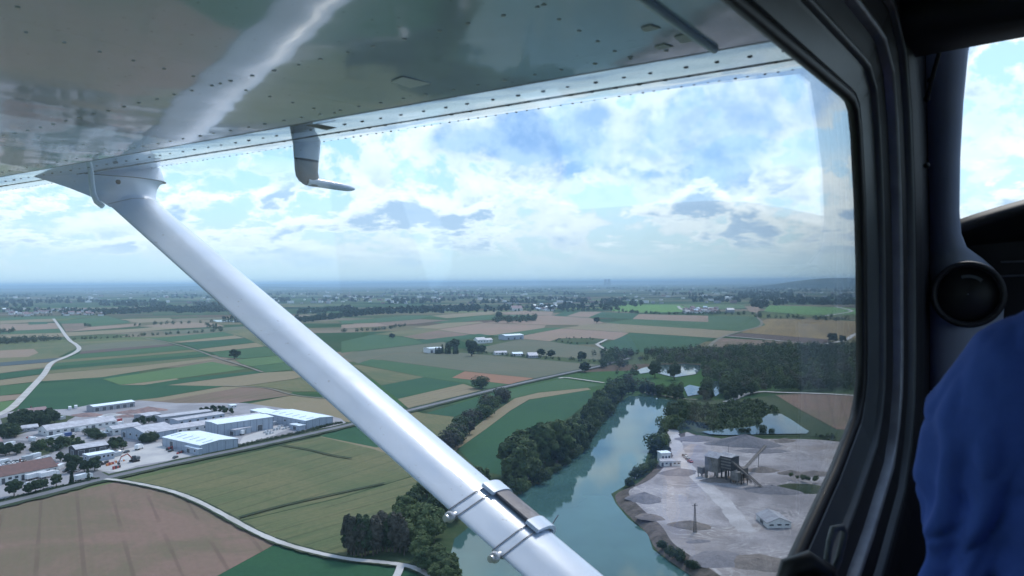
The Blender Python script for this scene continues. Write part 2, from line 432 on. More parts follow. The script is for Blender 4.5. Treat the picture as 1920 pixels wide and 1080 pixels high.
field('br', c3([(330, 374), (515, 340), (680, 362), (550, 385), (460, 390)]), 0)
field('dg', c3([(400, 395), (560, 376), (740, 358), (800, 370), (560, 400), (445, 412)]), 0)
field('gr', c3([(0, 400), (170, 362), (330, 374), (400, 392), (440, 410), (60, 453), (0, 460)]), 0)
field('pk', c3([(0, 310), (190, 300), (250, 316), (0, 330)]), 0)
# --- right part beyond the wood
field('br', c4([(745, 538), (830, 450), (1100, 466), (1450, 496), (1290, 502), (1100, 525), (860, 545)]), 9, 6, .5)
field('db', c4([(885, 438), (975, 420), (1540, 460), (1530, 488), (1400, 488), (1100, 455)]), 0)
field('go', c4([(975, 417), (1140, 330), (1450, 335), (1760, 346), (1760, 448), (1540, 461)]), 0, 30, .8)
field('gr', c4([(115, 357), (250, 335), (780, 310), (1072, 316), (1132, 370), (985, 408), (560, 385)]), 0)
field('pk', c4([(290, 331), (330, 300), (768, 311), (770, 351)]), 0)
field('tn', c4([(-60, 370), (120, 359), (560, 386), (980, 410), (880, 440), (820, 452), (270, 417), (0, 398)]), 0)
field('sg', c4([(160, 282), (180, 240), (590, 240), (660, 285), (400, 292)]), 0)  # sunlit meadows, the sunlight painted as a brighter tone
field('sg', c4([(1120, 283), (1150, 245), (1640, 258), (1760, 270), (1760, 330), (1690, 300), (1400, 306)]), 0)
field('pk', c4([(1000, 250), (1110, 250), (1085, 292), (1030, 285)]), 0)
field('lg', c4([(600, 240), (1000, 240), (1000, 262), (860, 268), (640, 262)]), 0)
field('br', c4([(1195, 812), (1420, 806), (1800, 824), (1800, 1040), (1580, 1030), (1340, 900), (1240, 840)]), 10, 2.5, .4)
field('sc', c4([(600, 850), (920, 850), (1195, 812), (1245, 842), (1340, 902), (1580, 1032), (1800, 1040), (1800, 1085), (1420, 1075), (1100, 1075), (700, 1050), (600, 1000)]), 0)
# --- left strips between the winding road and the farm track
B = [  # left end at the road, right end at the track, tone
    [('ol', (372, 404), (700, 388), (800, 384), (850, 395), (430, 419))],
    [('gb', (425, 421), (700, 398), (855, 396), (912, 413), (560, 440), (430, 452))],
    [('db', (430, 452), (560, 440), (912, 413), (935, 420), (560, 455), (420, 466))],
    [('gr', (415, 467), (560, 456), (935, 421), (1040, 440), (700, 470), (330, 497))],
    [('ol', (328, 498), (700, 471), (1042, 441), (1070, 452), (300, 514))],
    [('gr', (298, 515), (1072, 453), (1098, 465), (280, 532))],
    [('dg', (278, 533), (1100, 466), (1122, 478), (262, 552))],
    [('ol', (260, 553), (1124, 479), (1135, 488), (740, 530), (250, 572))],
    [('tn', (248, 573), (740, 531), (1120, 489), (1140, 497), (760, 555), (545, 590), (215, 612))],
    [('dg', (205, 622), (215, 613), (545, 590), (742, 560), (750, 577), (548, 600), (190, 622))]]
for row in B:
    for tone, *pts in row: field(tone, c2(pts))
field('dg', c2([(188, 623), (545, 601), (640, 633), (890, 633), (1195, 638), (840, 700), (700, 716), (470, 742), (290, 768), (85, 772), (130, 690)]), 0)
field('lg', c2([(548, 600), (752, 570), (1130, 508), (1310, 546), (1000, 590), (930, 598), (690, 626), (640, 631)]), 0)
field('tn', c2([(690, 627), (940, 597), (962, 604), (762, 632), (642, 632)]), 0)
field('dg', c2([(764, 632), (1000, 594), (1372, 556), (1402, 566), (1090, 606), (892, 633)]), 0)
field('tn', c2([(894, 633), (1092, 607), (1404, 566), (1600, 556), (1650, 582), (1560, 600), (1300, 636), (1195, 638)]), 0)
field('ol', c2([(1310, 637), (1560, 602), (1650, 584), (1740, 640), (1700, 668), (1560, 668), (1500, 655), (1400, 642)]), 0)
field('br', c2([(842, 703), (1195, 640), (1440, 650), (1552, 687), (1300, 722), (1062, 772), (885, 792), (830, 780), (700, 717)]), 14, 4, .5)
field('tn', c2([(702, 716), (840, 701), (1195, 640), (1290, 644), (860, 718)]), 0)
field('tn', c2([(1300, 737), (1552, 688), (1740, 706), (1840, 782), (1900, 835), (1760, 820), (1560, 765), (1345, 755)]), 0)
# right of the track
for tone, pts in [('gr', [(800, 384), (1190, 348), (1250, 366), (910, 402)]), ('tn', [(912, 403), (1252, 367), (1302, 381), (962, 406)]),
                  ('dg', [(962, 408), (1302, 382), (1385, 402), (1052, 440)]), ('tn', [(1054, 441), (1387, 403), (1405, 426), (1122, 456)]),
                  ('gr', [(1124, 457), (1407, 427), (1500, 455), (1540, 470), (1290, 492), (1170, 482)]),
                  ('lg', [(1290, 520), (1250, 497), (1540, 471), (1600, 500), (1345, 532)]), ('gr', [(1345, 533), (1600, 501), (1650, 540), (1415, 566)]),
                  ('ol', [(1190, 346), (1310, 330), (1420, 365), (1520, 440), (1500, 452), (1405, 424), (1300, 378)]),
                  ('gb', [(860, 345), (1310, 318), (1320, 330), (1190, 345), (900, 362)]),
                  # beyond the hedge
                  ('tn', [(350, 352), (740, 330), (860, 318), (950, 330), (760, 345), (360, 372)]), ('pk', [(740, 318), (950, 296), (1130, 300), (1200, 318), (960, 330)]),
                  ('gr', [(306, 292), (570, 264), (705, 300), (480, 320), (440, 302), (330, 304)]), ('br', [(325, 305), (440, 302), (480, 321), (352, 347)]),
                  ('tn', [(640, 280), (905, 274), (930, 290), (740, 300)]), ('pk', [(480, 322), (740, 302), (735, 318), (540, 334), (360, 347)]),
                  ('tn', [(0, 290), (290, 276), (300, 292), (0, 305)]), ('pk', [(0, 306), (305, 300), (330, 330), (0, 345)]), ('dg', [(150, 296), (250, 294), (255, 306), (152, 310)]),
                  ('gr', [(0, 346), (330, 331), (345, 352), (0, 362)]), ('tn', [(0, 363), (345, 353), (360, 374), (0, 384)]),
                  ('gr', [(100, 270), (580, 262), (300, 278), (0, 285), (0, 275)]),
                  # left of the road
                  ('ol', [(-60, 424), (0, 420), (380, 404), (412, 434), (300, 488), (0, 512), (-60, 514)]), ('pk', [(-60, 455), (0, 448), (180, 440), (205, 460), (150, 482), (-60, 490)]),
                  ('bl', [(-60, 514), (0, 512), (325, 487), (280, 508), (0, 532), (-60, 536)]), ('tn', [(-60, 537), (0, 533), (272, 512), (262, 535), (0, 570), (-60, 574)]),
                  ('dg', [(-60, 575), (0, 571), (258, 541), (235, 572), (0, 604), (-60, 608)]), ('tn', [(-60, 610), (0, 606), (230, 575), (192, 614), (0, 636), (-60, 640)]),
                  ('gr', [(-60, 642), (0, 637), (188, 618), (130, 676), (0, 690), (-60, 695)]), ('pk', [(-60, 697), (0, 691), (128, 680), (100, 708), (0, 722), (-60, 724)]),
                  ('lg', [(-60, 726), (0, 723), (96, 712), (50, 758), (0, 785), (-60, 800)])]:
    field(tone, c2(pts))

# ------------------------------------------------------------------ roads, paths, yards
M_asph = pm('asphalt', (.135, .135, .145), (.17, .17, .18), .05, .9, spec=.2)
M_track = pm('pale_gravel_track', (.46, .44, .42), (.36, .34, .31), .08, .95, spec=.1)
M_dirt = pm('farm_track', (.21, .19, .16), (.15, .15, .11), .06, .95, spec=.1)
M_verge = pm('verge', (.032, .050, .028), (.055, .066, .040), .12, .95, spec=.05)
def strip(name, pts, w, mat, z, smooth=3, kind='structure', jit=0.0):
    P = [G(u, v) for u, v in pts] if not isinstance(pts[0], Vector) else pts
    for _ in range(smooth):      # corner cutting
        Q = [P[0]]
        for a, b in zip(P, P[1:]): Q += [a.lerp(b, .25), a.lerp(b, .75)]
        P = Q + [P[-1]]
    L = []; 
    for i, p in enumerate(P):
        t = (P[min(i + 1, len(P) - 1)] - P[max(i - 1, 0)]); t = Vector((t.x, t.y, 0)).normalized(); n = Vector((-t.y, t.x, 0))
        ww = w * (1 + random.uniform(-jit, jit))
        L.append((p + n * ww / 2, p - n * ww / 2))
    b = MB(); vs = [(q.x, q.y, z) for pr in L for q in pr]
    b.add(vs, [(2 * i + 1, 2 * i + 3, 2 * i + 2, 2 * i) for i in range(len(L) - 1)])
    o = b.build(name, mat, kind=kind)
    if o.data.polygons[0].normal.z < 0: o.data.flip_normals()
    return o
main_road = [(-200, 1000), (0, 948), (100, 924), (190, 900), (330, 869), (480, 838), (640, 802), (780, 768), (930, 730), (1050, 703), (1128, 687), (1180, 672)]
strip('verge', main_road, 15, M_verge, .80, jit=.15)
strip('road', main_road, 6.2, M_asph, .84)
strip('road', [(195, 899), (170, 885), (150, 862), (110, 838), (60, 830), (-60, 828)], 7, M_asph, .83)
wp = c1([(560, 570), (620, 574), (780, 602), (930, 638), (1060, 690), (1200, 765), (1350, 850), (1500, 915), (1700, 970), (1876, 1004)]) + [(700, 1056), (755, 1062), (790, 1072), (830, 1100), (900, 1160)]
strip('verge', wp, 5.2, M_verge, .815, jit=.2)
strip('path', wp, 3.0, M_track, .85, jit=.12)
strip('path', [(752, 1062), (748, 1076), (735, 1100)], 3, M_track, .855)
strip('road', c2([(-60, 815), (0, 790), (60, 762), (120, 700), (190, 625), (240, 572), (268, 515), (330, 492), (400, 462), (428, 438), (400, 412), (375, 400), (350, 370), (320, 325), (285, 278)]), 7, M_track, .86)
strip('path', c2([(760, 380), (900, 405), (1040, 442), (1160, 490), (1300, 530), (1400, 565)]), 4, M_dirt, .83)
strip('path', c2([(1195, 638), (1300, 642), (1440, 649), (1560, 690), (1740, 706), (1800, 706)]), 3, M_dirt, .83)
strip('path', c3([(1160, 598), (1190, 592), (1260, 602), (1400, 622)]), 4, M_track, .83)
strip('path', c4([(60, 490), (85, 508), (150, 540), (205, 560)]), 6, M_track, .83)
strip('path', c4([(70, 490), (110, 470), (125, 462)]), 6, M_track, .83)
strip('path', c4([(740, 545), (830, 450), (985, 408), (1130, 372), (1075, 318), (1080, 290)]), 7, M_dirt, .83)
strip('path', c4([(880, 441), (1100, 458), (1400, 490), (1500, 492), (1640, 540), (1740, 560)]), 7, M_track, .83)
strip('path', c4([(1500, 492), (1640, 470), (1690, 430), (1760, 410)]), 9, M_track, .84)
strip('path', c4([(1510, 312), (1640, 292), (1690, 282), (1640, 268), (1575, 255)]), 12, M_track, .83)
strip('path', c4([(580, 250), (590, 268), (640, 280)]), 12, M_track, .83)
strip('road', c4([(880, 860), (930, 845), (1000, 810), (1110, 792), (1200, 800), (1480, 806), (1760, 824)]), 6, M_track, .83, jit=.15)
strip('path', c4([(360, 800), (430, 812), (520, 826), (600, 840), (700, 846)]), 4, M_dirt, .83)
strip('path', c1([(1270, 775), (1500, 710), (1876, 628), (2050, 590)]), 2.2, M_verge, .83)
strip('path', c1([(1490, 385), (1650, 410), (1760, 440), (1876, 458)]), 2.0, M_verge, .83)

# works yard
M_yard = pm('yard_concrete', (.30, .29, .30), (.22, .21, .22), .03, .9, spec=.15, detail=8)
M_beige = pm('yard_gravel', (.46, .44, .42), (.36, .35, .35), .05, .95, spec=.1, detail=8)
def sheet(name, pts, mat, z, kind='structure', sub=0, jit=0):
    P = [G(u, v) for u, v in pts]
    if sub:
        Q = []
        for a, b in zip(P, P[1:] + P[:1]):
            n = max(1, int((b - a).length / sub)); nn = Vector((-(b - a).y, (b - a).x, 0)).normalized()
            Q += [a.lerp(b, i / n) + nn * random.uniform(-jit, jit) * (1 if i else .3) for i in range(n)]
        P = Q
    b = MB(); b.add([(p.x, p.y, z) for p in P], [tuple(range(len(P)))])
    o = b.build(name, mat, kind=kind)
    if o.data.polygons[0].normal.z < 0: o.data.flip_normals()
    return o, P
sheet('yard', [(-160, 985), (0, 943), (185, 898), (320, 868), (445, 840), (652, 796), (640, 786), (600, 776), (520, 765), (460, 757), (330, 757), (262, 752), (168, 760), (130, 768), (30, 772), (-160, 800)], M_yard, .60, sub=25, jit=2)
sheet('yard', d1([(720, 690), (900, 600), (1120, 545), (1360, 500), (1400, 540), (1560, 600), (1700, 590), (1560, 625), (1150, 700), (1000, 750), (860, 745)]), M_beige, .64, sub=10, jit=1.5)
sheet('yard', d2([(640, 545), (700, 450), (1010, 350), (1100, 385), (860, 470), (700, 540)]), M_beige, .64, sub=10, jit=1.5)
sheet('grassland', d1([(240, 560), (330, 500), (600, 455), (720, 490), (700, 520), (560, 545), (330, 620)]), pm('rough_grass', (.040, .060, .028), (.075, .085, .05), .1, 1, spec=.05), .66, sub=6, jit=1.5)
sheet('grassland', d1([(820, 745), (980, 775), (1300, 700), (1600, 630), (1640, 640), (1100, 765), (920, 800), (830, 770)]), pm('rough_grass', (0, 0, 0)), .67, sub=6, jit=1)
sheet('grassland', d1([(0, 300), (150, 265), (420, 262), (640, 280), (560, 330), (200, 420), (60, 470), (0, 440)]), pm('rough_grass', (0, 0, 0)), .66, sub=8, jit=2)

# ------------------------------------------------------------------ water
def water_mat(name, body, rough, bump):
    m = bpy.data.materials.new(name); m.use_nodes = True
    nt = m.node_tree; nt.nodes.clear(); t = NT(nt)
    out = t.n('ShaderNodeOutputMaterial'); b = t.n('ShaderNodeBsdfPrincipled')
    pos = t.n('ShaderNodeNewGeometry').outputs['Position']
    t.put(b.inputs['Base Color'], t.mix(t.ss(t.noise(pos, .02, 4), .35, .65), body, tuple(c * .75 for c in body)))
    t.put(b.inputs['Roughness'], t.ss(t.noise(t.vm('MULTIPLY', pos, (.35, 1, 1)), .022, 4, .6, .6), .42, .58, rough, rough * 2.6)); b.inputs['IOR'].default_value = 1.33; b.inputs['Specular IOR Level'].default_value = .5
    bp = t.n('ShaderNodeBump'); bp.inputs['Strength'].default_value = bump; bp.inputs['Distance'].default_value = .3
    t.put(bp.inputs['Height'], t.noise(t.vm('MULTIPLY', pos, (1, 1, 1)), .35, 5, .55)); t.put(b.inputs['Normal'], bp.outputs[0])
    t.put(out.inputs[0], b.outputs[0]); return m
M_lake = water_mat('lake_water', (.058, .128, .120), .02, .03)
M_pond = water_mat('pond_water', (.05, .085, .09), .03, .03)
shore_w = [(1180, 742), (1150, 764), (1120, 800), (1085, 850), (1040, 884), (1000, 912), (955, 935), (900, 972), (852, 1010), (845, 1040), (870, 1085), (920, 1160)]
shore_e = [(1268, 752), (1245, 790), (1225, 822), (1215, 850), (1208, 872), (1190, 900), (1165, 915), (1146, 926), (1155, 945), (1178, 972), (1215, 1002), (1224, 1030), (1262, 1060), (1302, 1085), (1370, 1140)]
sheet('lake', shore_w + [(1000, 1240), (1400, 1200)] + shore_e[::-1] + [(1225, 745)], M_lake, .030)
sheet('pond', c4([(730, 1052), (880, 1035), (1010, 1025), (1090, 1010), (1117, 990), (1110, 965), (1150, 940), (1230, 938), (1290, 972), (1360, 1020), (1408, 1050), (1390, 1064), (1100, 1068), (900, 1074), (780, 1068)]), M_pond, 1.0)
sheet('pond', c4([(320, 660), (345, 648), (420, 628), (540, 622), (620, 618), (725, 628), (715, 660), (690, 684), (560, 704), (500, 692), (420, 668), (340, 682)]), M_pond, .9)
sheet('pond', c4([(615, 770), (650, 752), (725, 768), (715, 812), (640, 825)]), M_pond, .9)
sheet('pond', c4([(790, 730), (838, 728), (850, 800), (815, 826), (800, 800)]), M_pond, .9)
sheet('pond', c4([(1085, 715), (1110, 725), (1112, 748), (1095, 742)]), M_pond, .9)
sheet('pond', c4([(950, 720), (1000, 716), (1010, 732), (960, 735)]), M_pond, .9)
for pts in (c3([(520, 222), (700, 226), (705, 236), (520, 234)]), c3([(-60, 216), (60, 212), (62, 232), (-60, 238)]), c2([(1135, 285), (1280, 283), (1282, 298), (1140, 296)]),
            c2([(1590, 280), (1790, 262), (1792, 276), (1620, 292)]), c2([(1630, 235), (1876, 216), (1880, 226), (1640, 244)])):
    sheet('river', pts, M_pond, 1.0)

# ------------------------------------------------------------------ quarry ground with its bank
def gravel_mat():
    m = bpy.data.materials.new('quarry_gravel'); m.use_nodes = True
    nt = m.node_tree; nt.nodes.clear(); t = NT(nt)
    out = t.n('ShaderNodeOutputMaterial'); b = t.n('ShaderNodeBsdfPrincipled')
    P = t.n('ShaderNodeNewGeometry').outputs['Position']
    a = t.noise(P, .020, 8, .62, 1.6)
    col = t.mix(t.ss(a, .36, .60), (.36, .335, .34), (.22, .203, .207))
    br = t.noise(t.vm('ADD', P, (40, 90, 3)), .013, 5, .6, 1.0)
    col = t.mix(t.ss(br, .50, .68, 0, .75), col, (.245, .205, .18))
    wv = t.noise(P, .018, 3, .5, 2.2)
    line = t.m('ABSOLUTE', t.m('SUBTRACT', t.m('FRACT', t.m('MULTIPLY', wv, 16)), .5))
    col = t.mix(t.m('MULTIPLY', t.ss(line, .16, .05), t.ss(t.noise(P, .03, 3), .42, .60)), col, (.42, .395, .385))
    col = t.mix(t.ss(t.noise(P, .5, 5, .75), .38, .75, 0, .45), col, (.17, .15, .15))
    t.put(b.inputs['Base Color'], col); b.inputs['Roughness'].default_value = .95; b.inputs['Specular IOR Level'].default_value = .1
    bp = t.n('ShaderNodeBump'); bp.inputs['Strength'].default_value = .5; bp.inputs['Distance'].default_value = 1.5
    t.put(bp.inputs['Height'], t.noise(P, .15, 8, .65, .5)); t.put(b.inputs['Normal'], bp.outputs[0])
    t.put(out.inputs[0], b.outputs[0]); return m
M_quarry = gravel_mat()
M_bank = pm('bank_earth', (.15, .125, .11), (.085, .075, .062), .25, 1, .8, spec=.05, detail=8)
QZ = 2.6
qpts = [(1268, 812), (1258, 835), (1240, 862), (1222, 880), (1198, 905), (1165, 918), (1146, 926), (1155, 945), (1178, 972), (1215, 1002), (1224, 1030), (1262, 1060), (1302, 1085), (1370, 1140),
        (1520, 1140), (1700, 1000), (1680, 850), (1620, 836), (1530, 827), (1470, 826), (1400, 826), (1330, 826), (1300, 812)]
P = [G(u, v) for u, v in qpts]
Q = []
for a, b in zip(P, P[1:] + P[:1]):
    n = max(1, int((b - a).length / 5)); nn = Vector((-(b - a).y, (b - a).x, 0)).normalized()
    Q += [a.lerp(b, i / n) + nn * random.uniform(-.9, .9) for i in range(n)]
area = sum(a.x * b.y - b.x * a.y for a, b in zip(Q, Q[1:] + Q[:1]))
if area < 0: Q.reverse()
for _ in range(3): Q = [(Q[i - 1] + Q[i] * 2 + Q[(i + 1) % len(Q)]) / 4 for i in range(len(Q))]
def inset(Q, d):
    n = len(Q); o = []
    for i in range(n):
        t = Vector(((Q[(i + 2) % n] - Q[i - 2]).x, (Q[(i + 2) % n] - Q[i - 2]).y, 0)).normalized()
        o.append(Q[i] + Vector((-t.y, t.x, 0)) * d)
    return o
I1, I2 = inset(Q, 3.0), inset(Q, 7.5)
N = len(Q)
bk = MB()
vs = [(p.x, p.y, -.3) for p in Q] + [(p.x, p.y, 1.3 + random.uniform(-.4, .4)) for p in I1] + [(p.x, p.y, QZ) for p in I2]
bk.add(vs, [(k * N + i, k * N + (i + 1) % N, (k + 1) * N + (i + 1) % N, (k + 1) * N + i) for k in range(2) for i in range(N)], 0, True)
bk.build('bank', M_bank, kind='structure')
qf = MB(); qf.add([(p.x, p.y, QZ) for p in I2], [tuple(range(N))]); qf.build('quarry_ground', M_quarry, kind='structure')
def GQ(u, v): return G(u, v, QZ)
strip('road', [GQ(*p) for p in qq([(312, 20), (325, 80), (345, 170), (380, 240), (450, 330), (560, 430), (700, 560), (800, 700), (860, 760)])], 8, pm('haul_road', (.44, .42, .42), (.34, .32, .32), .08, .95, spec=.1, detail=8), QZ + .02, jit=.15)

# ------------------------------------------------------------------ hills on the horizon
M_hill = pm('wooded_hill', (.020, .038, .026), (.075, .09, .05), .0009, 1, spec=0, detail=8, lo=.5, hi=.6)
def hills(u0, u1, dist, prof, deep=3000):
    b = MB(); n = 60; rings = []
    for i in range(n + 1):
        u = u0 + (u1 - u0) * i / n
        h = prof((i / n)) 
        base = CAM + ray(u, 540) * dist; base.z = 0
        back = CAM + ray(u, 540) * (dist + deep); back.z = 0
        mid = CAM + ray(u, 540) * (dist + deep * .45); mid.z = h
        mid2 = CAM + ray(u, 540) * (dist + deep * .2); mid2.z = h * .62
        rings.append([(base.x, base.y, -5), tuple(mid2), tuple(mid), (back.x, back.y, -5)])
    b.loft(rings, False, False); b.build('hills', M_hill, kind='structure')
sm = lambda x: x * x * (3 - 2 * x)
hills(1380, 2300, 10500, lambda f: 160 * sm(min(1, f / .22)) * (.9 + .10 * math.sin(f * 17)) * sm(min(1, (1 - f) / .2)) + 2, 3500)
hills(-700, 900, 26000, lambda f: (122 + 25 * math.sin(f * 9) * math.sin(f * 4 + 1)) * sm(min(1, f / .3, (1 - f) / .3)), 6000)
hills(300, 1700, 30000, lambda f: (125 + 22 * math.sin(f * 12 + 2)) * sm(min(1, f / .3, (1 - f) / .3)), 6000)
hills(-600, 700, 17000, lambda f: (70 + 30 * math.sin(f * 7 + 1.2)) * sm(min(1, f / .3, (1 - f) / .3)), 3500)
HAZE = 7.5e-5
# ================================================================== TREES
def leaf_mat(name, ca, cb, cc):
    m = bpy.data.materials.new(name); m.use_nodes = True
    nt = m.node_tree; nt.nodes.clear(); t = NT(nt)
    out = t.n('ShaderNodeOutputMaterial'); b = t.n('ShaderNodeBsdfPrincipled')
    oi = t.n('ShaderNodeObjectInfo'); P = t.n('ShaderNodeNewGeometry').outputs['Position']
    col = t.mix(oi.outputs['Random'], ca, cb)
    col = t.mix(t.ss(t.noise(P, .055, 3, .6), .38, .64, 0, .8), col, tuple(q * 1.25 for q in cc))
    col = t.mix(t.ss(t.noise(P, .22, 4, .6), .4, .68, 0, .65), col, cc)
    t.put(b.inputs['Base Color'], col); b.inputs['Roughness'].default_value = .8; b.inputs['Specular IOR Level'].default_value = .12
    tr = t.n('ShaderNodeBsdfTranslucent'); t.put(tr.inputs[0], t.mix(.5, col, (.10, .16, .04)))
    mx = t.n('ShaderNodeMixShader'); mx.inputs[0].default_value = .18
    t.put(mx.inputs[1], b.outputs[0]); t.put(mx.inputs[2], tr.outputs[0]); t.put(out.inputs[0], mx.outputs[0]); return m
M_leaf = leaf_mat('foliage', (.030, .060, .026), (.055, .085, .036), (.095, .125, .055))
M_dark = leaf_mat('dark_foliage', (.020, .040, .024), (.032, .054, .030), (.045, .068, .036))
M_grey = leaf_mat('grey_foliage', (.050, .056, .046), (.064, .066, .054), (.085, .080, .066))
M_bark = pm('bark', (.10, .08, .065), (.055, .045, .038), 2.0, .95, .5, obj=True)
M_far = pm('far_foliage', (.014, .030, .019), (.030, .050, .026), .02, 1, spec=0)

def leaf_quads(rng, lobes, n, size, shell=.35):
    """small leaf clumps through the outer part of a union of ellipsoids"""
    vs, fs = [], []
    tot = sum(l[3] * l[4] * l[5] for l in lobes) 
    wts = [(l[3] * l[4] + l[4] * l[5] + l[3] * l[5]) for l in lobes]
    for _ in range(n):
        l = rng.choices(lobes, wts)[0]
        while True:
            d = Vector((rng.gauss(0, 1), rng.gauss(0, 1), rng.gauss(0, 1))).normalized()
            if d.z > -.75: break
        r = 1 - shell * rng.random() ** 1.6
        p = Vector((l[0] + d.x * l[3] * r, l[1] + d.y * l[4] * r, l[2] + d.z * l[5] * r))
        nrm = (d + Vector((rng.uniform(-.7, .7), rng.uniform(-.7, .7), rng.uniform(-.4, .9)))).normalized()
        a = nrm.orthogonal().normalized(); bb = nrm.cross(a)
        th = rng.uniform(0, 6.28); a, bb = a * math.cos(th) + bb * math.sin(th), bb * math.cos(th) - a * math.sin(th)
        s = size * rng.uniform(.6, 1.35); k = len(vs)
        vs += [p + a * s * rng.uniform(.8, 1.2), p + bb * s * rng.uniform(.4, .9), p - a * s * rng.uniform(.8, 1.2) , p - bb * s * rng.uniform(.4, .9)]
        fs.append((k, k + 1, k + 2, k + 3))
    return vs, fs
def tree_proto(kind, seed, n, size):
    """unit tree 10 m tall: crown mesh and trunk mesh"""
    rng = random.Random(seed); lobes = []
    if kind == 'round':
        lobes.append((0, 0, 5.8, 2.9, 2.9, 3.6))
        for i in range(11):
            a = i * 2.4 + rng.uniform(-.4, .4); h = 2.6 + 6.2 * ((i + .5) / 11); rr = 2.5 * math.sin(math.pi * min(1, (h - .6) / 9.6)) + .3
            r = rng.uniform(1.0, 1.8)
            lobes.append((math.cos(a) * rr, math.sin(a) * rr, h, r, r, r * rng.uniform(.7, 1.0)))
    elif kind == 'tall':
        lobes.append((0, 0, 5.6, 1.6, 1.6, 4.2))
        for i in range(12):
            a = i * 2.4; h = 1.9 + 7.3 * ((i + .5) / 12); rr = 1.35 * math.sin(math.pi * min(1, (h + .3) / 10.4)) + .15; r = rng.uniform(.7, 1.15)
            lobes.append((math.cos(a) * rr, math.sin(a) * rr, h, r, r, r * 1.25))
    elif kind == 'spire':
        for i in range(9):
            h = 1.0 + 8.4 * i / 9; r = 1.35 * (1 - i / 10.5) + .12
            lobes.append((rng.uniform(-.15, .15), rng.uniform(-.15, .15), h, r, r, .95))
    else:                                   # bush
        for i in range(8):
            a = i * 2.4; rr = rng.uniform(0, 4.2); r = rng.uniform(2.4, 4.0)
            lobes.append((math.cos(a) * rr, math.sin(a) * rr, 3.6 + rng.uniform(-.8, 1.6), r, r, min(4.2, r * 1.1)))
    vs, fs = leaf_quads(rng, lobes, n, size)
    cm = bpy.data.meshes.new('crown'); cm.from_pydata(vs, [], fs); cm.update()
    b = MB()
    if kind != 'bush':
        top = 7.2 if kind != 'spire' else 9.2
        b.tube([(0, 0, -.3), (.02, .05, 1.5), (.1, -.05, 4), (0, 0, top)], [.34, .26, .17, .04], 7)
        for i in range(7):
            a = i * 2.4; h = 2.2 + i * .62; L = (1.9 if kind == 'round' else .95) * (1 - .05 * i)
            b.tube([(0, 0, h), (math.cos(a) * L * .5, math.sin(a) * L * .5, h + .55), (math.cos(a) * L, math.sin(a) * L, h + 1.35)], [.12, .08, .03], 5)
    else:
        for i in range(4):
            a = i * 1.57; b.tube([(0, 0, -.3), (math.cos(a) * 1.5, math.sin(a) * 1.5, 3.5)], [.3, .1], 5)
    tm = bpy.data.meshes.new('trunk'); tm.from_pydata(b.v, [], b.f); tm.materials.append(M_bark); tm.update()
    return cm, tm
PROTO = {}
for kind, cnt, n, size in (('round', 5, 2300, .50), ('tall', 3, 1700, .42), ('spire', 3, 1100, .36), ('bush', 3, 900, .62)):
    for tone, mt in (('leaf', M_leaf), ('dark', M_dark), ('grey', M_grey)):
        PROTO[kind, tone] = []
        for i in range(cnt):
            cm, tm = tree_proto(kind, i * 13 + len(kind), n, size)
            cm.materials.append(mt); PROTO[kind, tone].append((cm, tm))
TREE_PARTS = {}
ntree = 0
def tree(p, h, kind='round', tone='leaf', label='', group=None, wide=1.0, name=None, cat='tree', z=0.0):
    global ntree; ntree += 1
    i = random.randrange(len(PROTO[kind, tone])); key = (kind, tone, i)
    t = empty(name or ('shrub' if kind == 'bush' else 'tree'), (p.x, p.y, z), label, 'shrub' if kind == 'bush' and cat == 'tree' else cat, group)
    s = h / 10.0 if kind != 'bush' else h / 7.0
    t.scale = (s * wide, s * wide, s); t.rotation_euler.z = random.uniform(0, 6.28)
    if key not in TREE_PARTS:
        cm, tm = PROTO[key[0], key[1]][i]
        c = bpy.data.objects.new('crown', cm); k = bpy.data.objects.new('trunk', tm)
        TREE_PARTS[key] = (c, k)
    else:
        c, k = (o.copy() for o in TREE_PARTS[key])
    for o in (c, k):
        COL.objects.link(o); o.parent = t
    return t
def inside(p, poly):
    c = False
    for a, b in zip(poly, poly[1:] + poly[:1]):
        if (a.y > p.y) != (b.y > p.y) and p.x < (b.x - a.x) * (p.y - a.y) / (b.y - a.y) + a.x: c = not c
    return c
def scatter(poly, gap, avoid=(), seed=1, limit=9999):
    rng = random.Random(seed); xs = [p.x for p in poly]; ys = [p.y for p in poly]; out = []; grid = {}
    tries = int((max(xs) - min(xs)) * (max(ys) - min(ys)) / gap ** 2 * 12)
    for _ in range(tries):
        p = Vector((rng.uniform(min(xs), max(xs)), rng.uniform(min(ys), max(ys)), 0))
        if not inside(p, poly) or any(inside(p, a) for a in avoid): continue
        cx, cy = int(p.x // gap), int(p.y // gap)
        if any((p - q).length < gap for i in (-1, 0, 1) for j in (-1, 0, 1) for q in grid.get((cx + i, cy + j), ())): continue
        grid.setdefault((cx, cy), []).append(p); out.append(p)
        if len(out) >= limit: break
    return out
GP = lambda pts: [G(u, v) for u, v in pts]
def along(pts, n, jit=2.0):
    P = GP(pts); L = [0]
    for a, b in zip(P, P[1:]): L.append(L[-1] + (b - a).length)
    out = []
    for i in range(n):
        s = L[-1] * (i + .5) / n + random.uniform(-.3, .3) * L[-1] / n
        k = max(j for j in range(len(P) - 1) if L[j] <= max(0, s)); q = P[k].lerp(P[k + 1], min(1, (max(0, s) - L[k]) / (L[k + 1] - L[k])))
        out.append(q + Vector((random.uniform(-jit, jit), random.uniform(-jit, jit), 0)))
    return out
import mathutils
rng = random.Random(3)
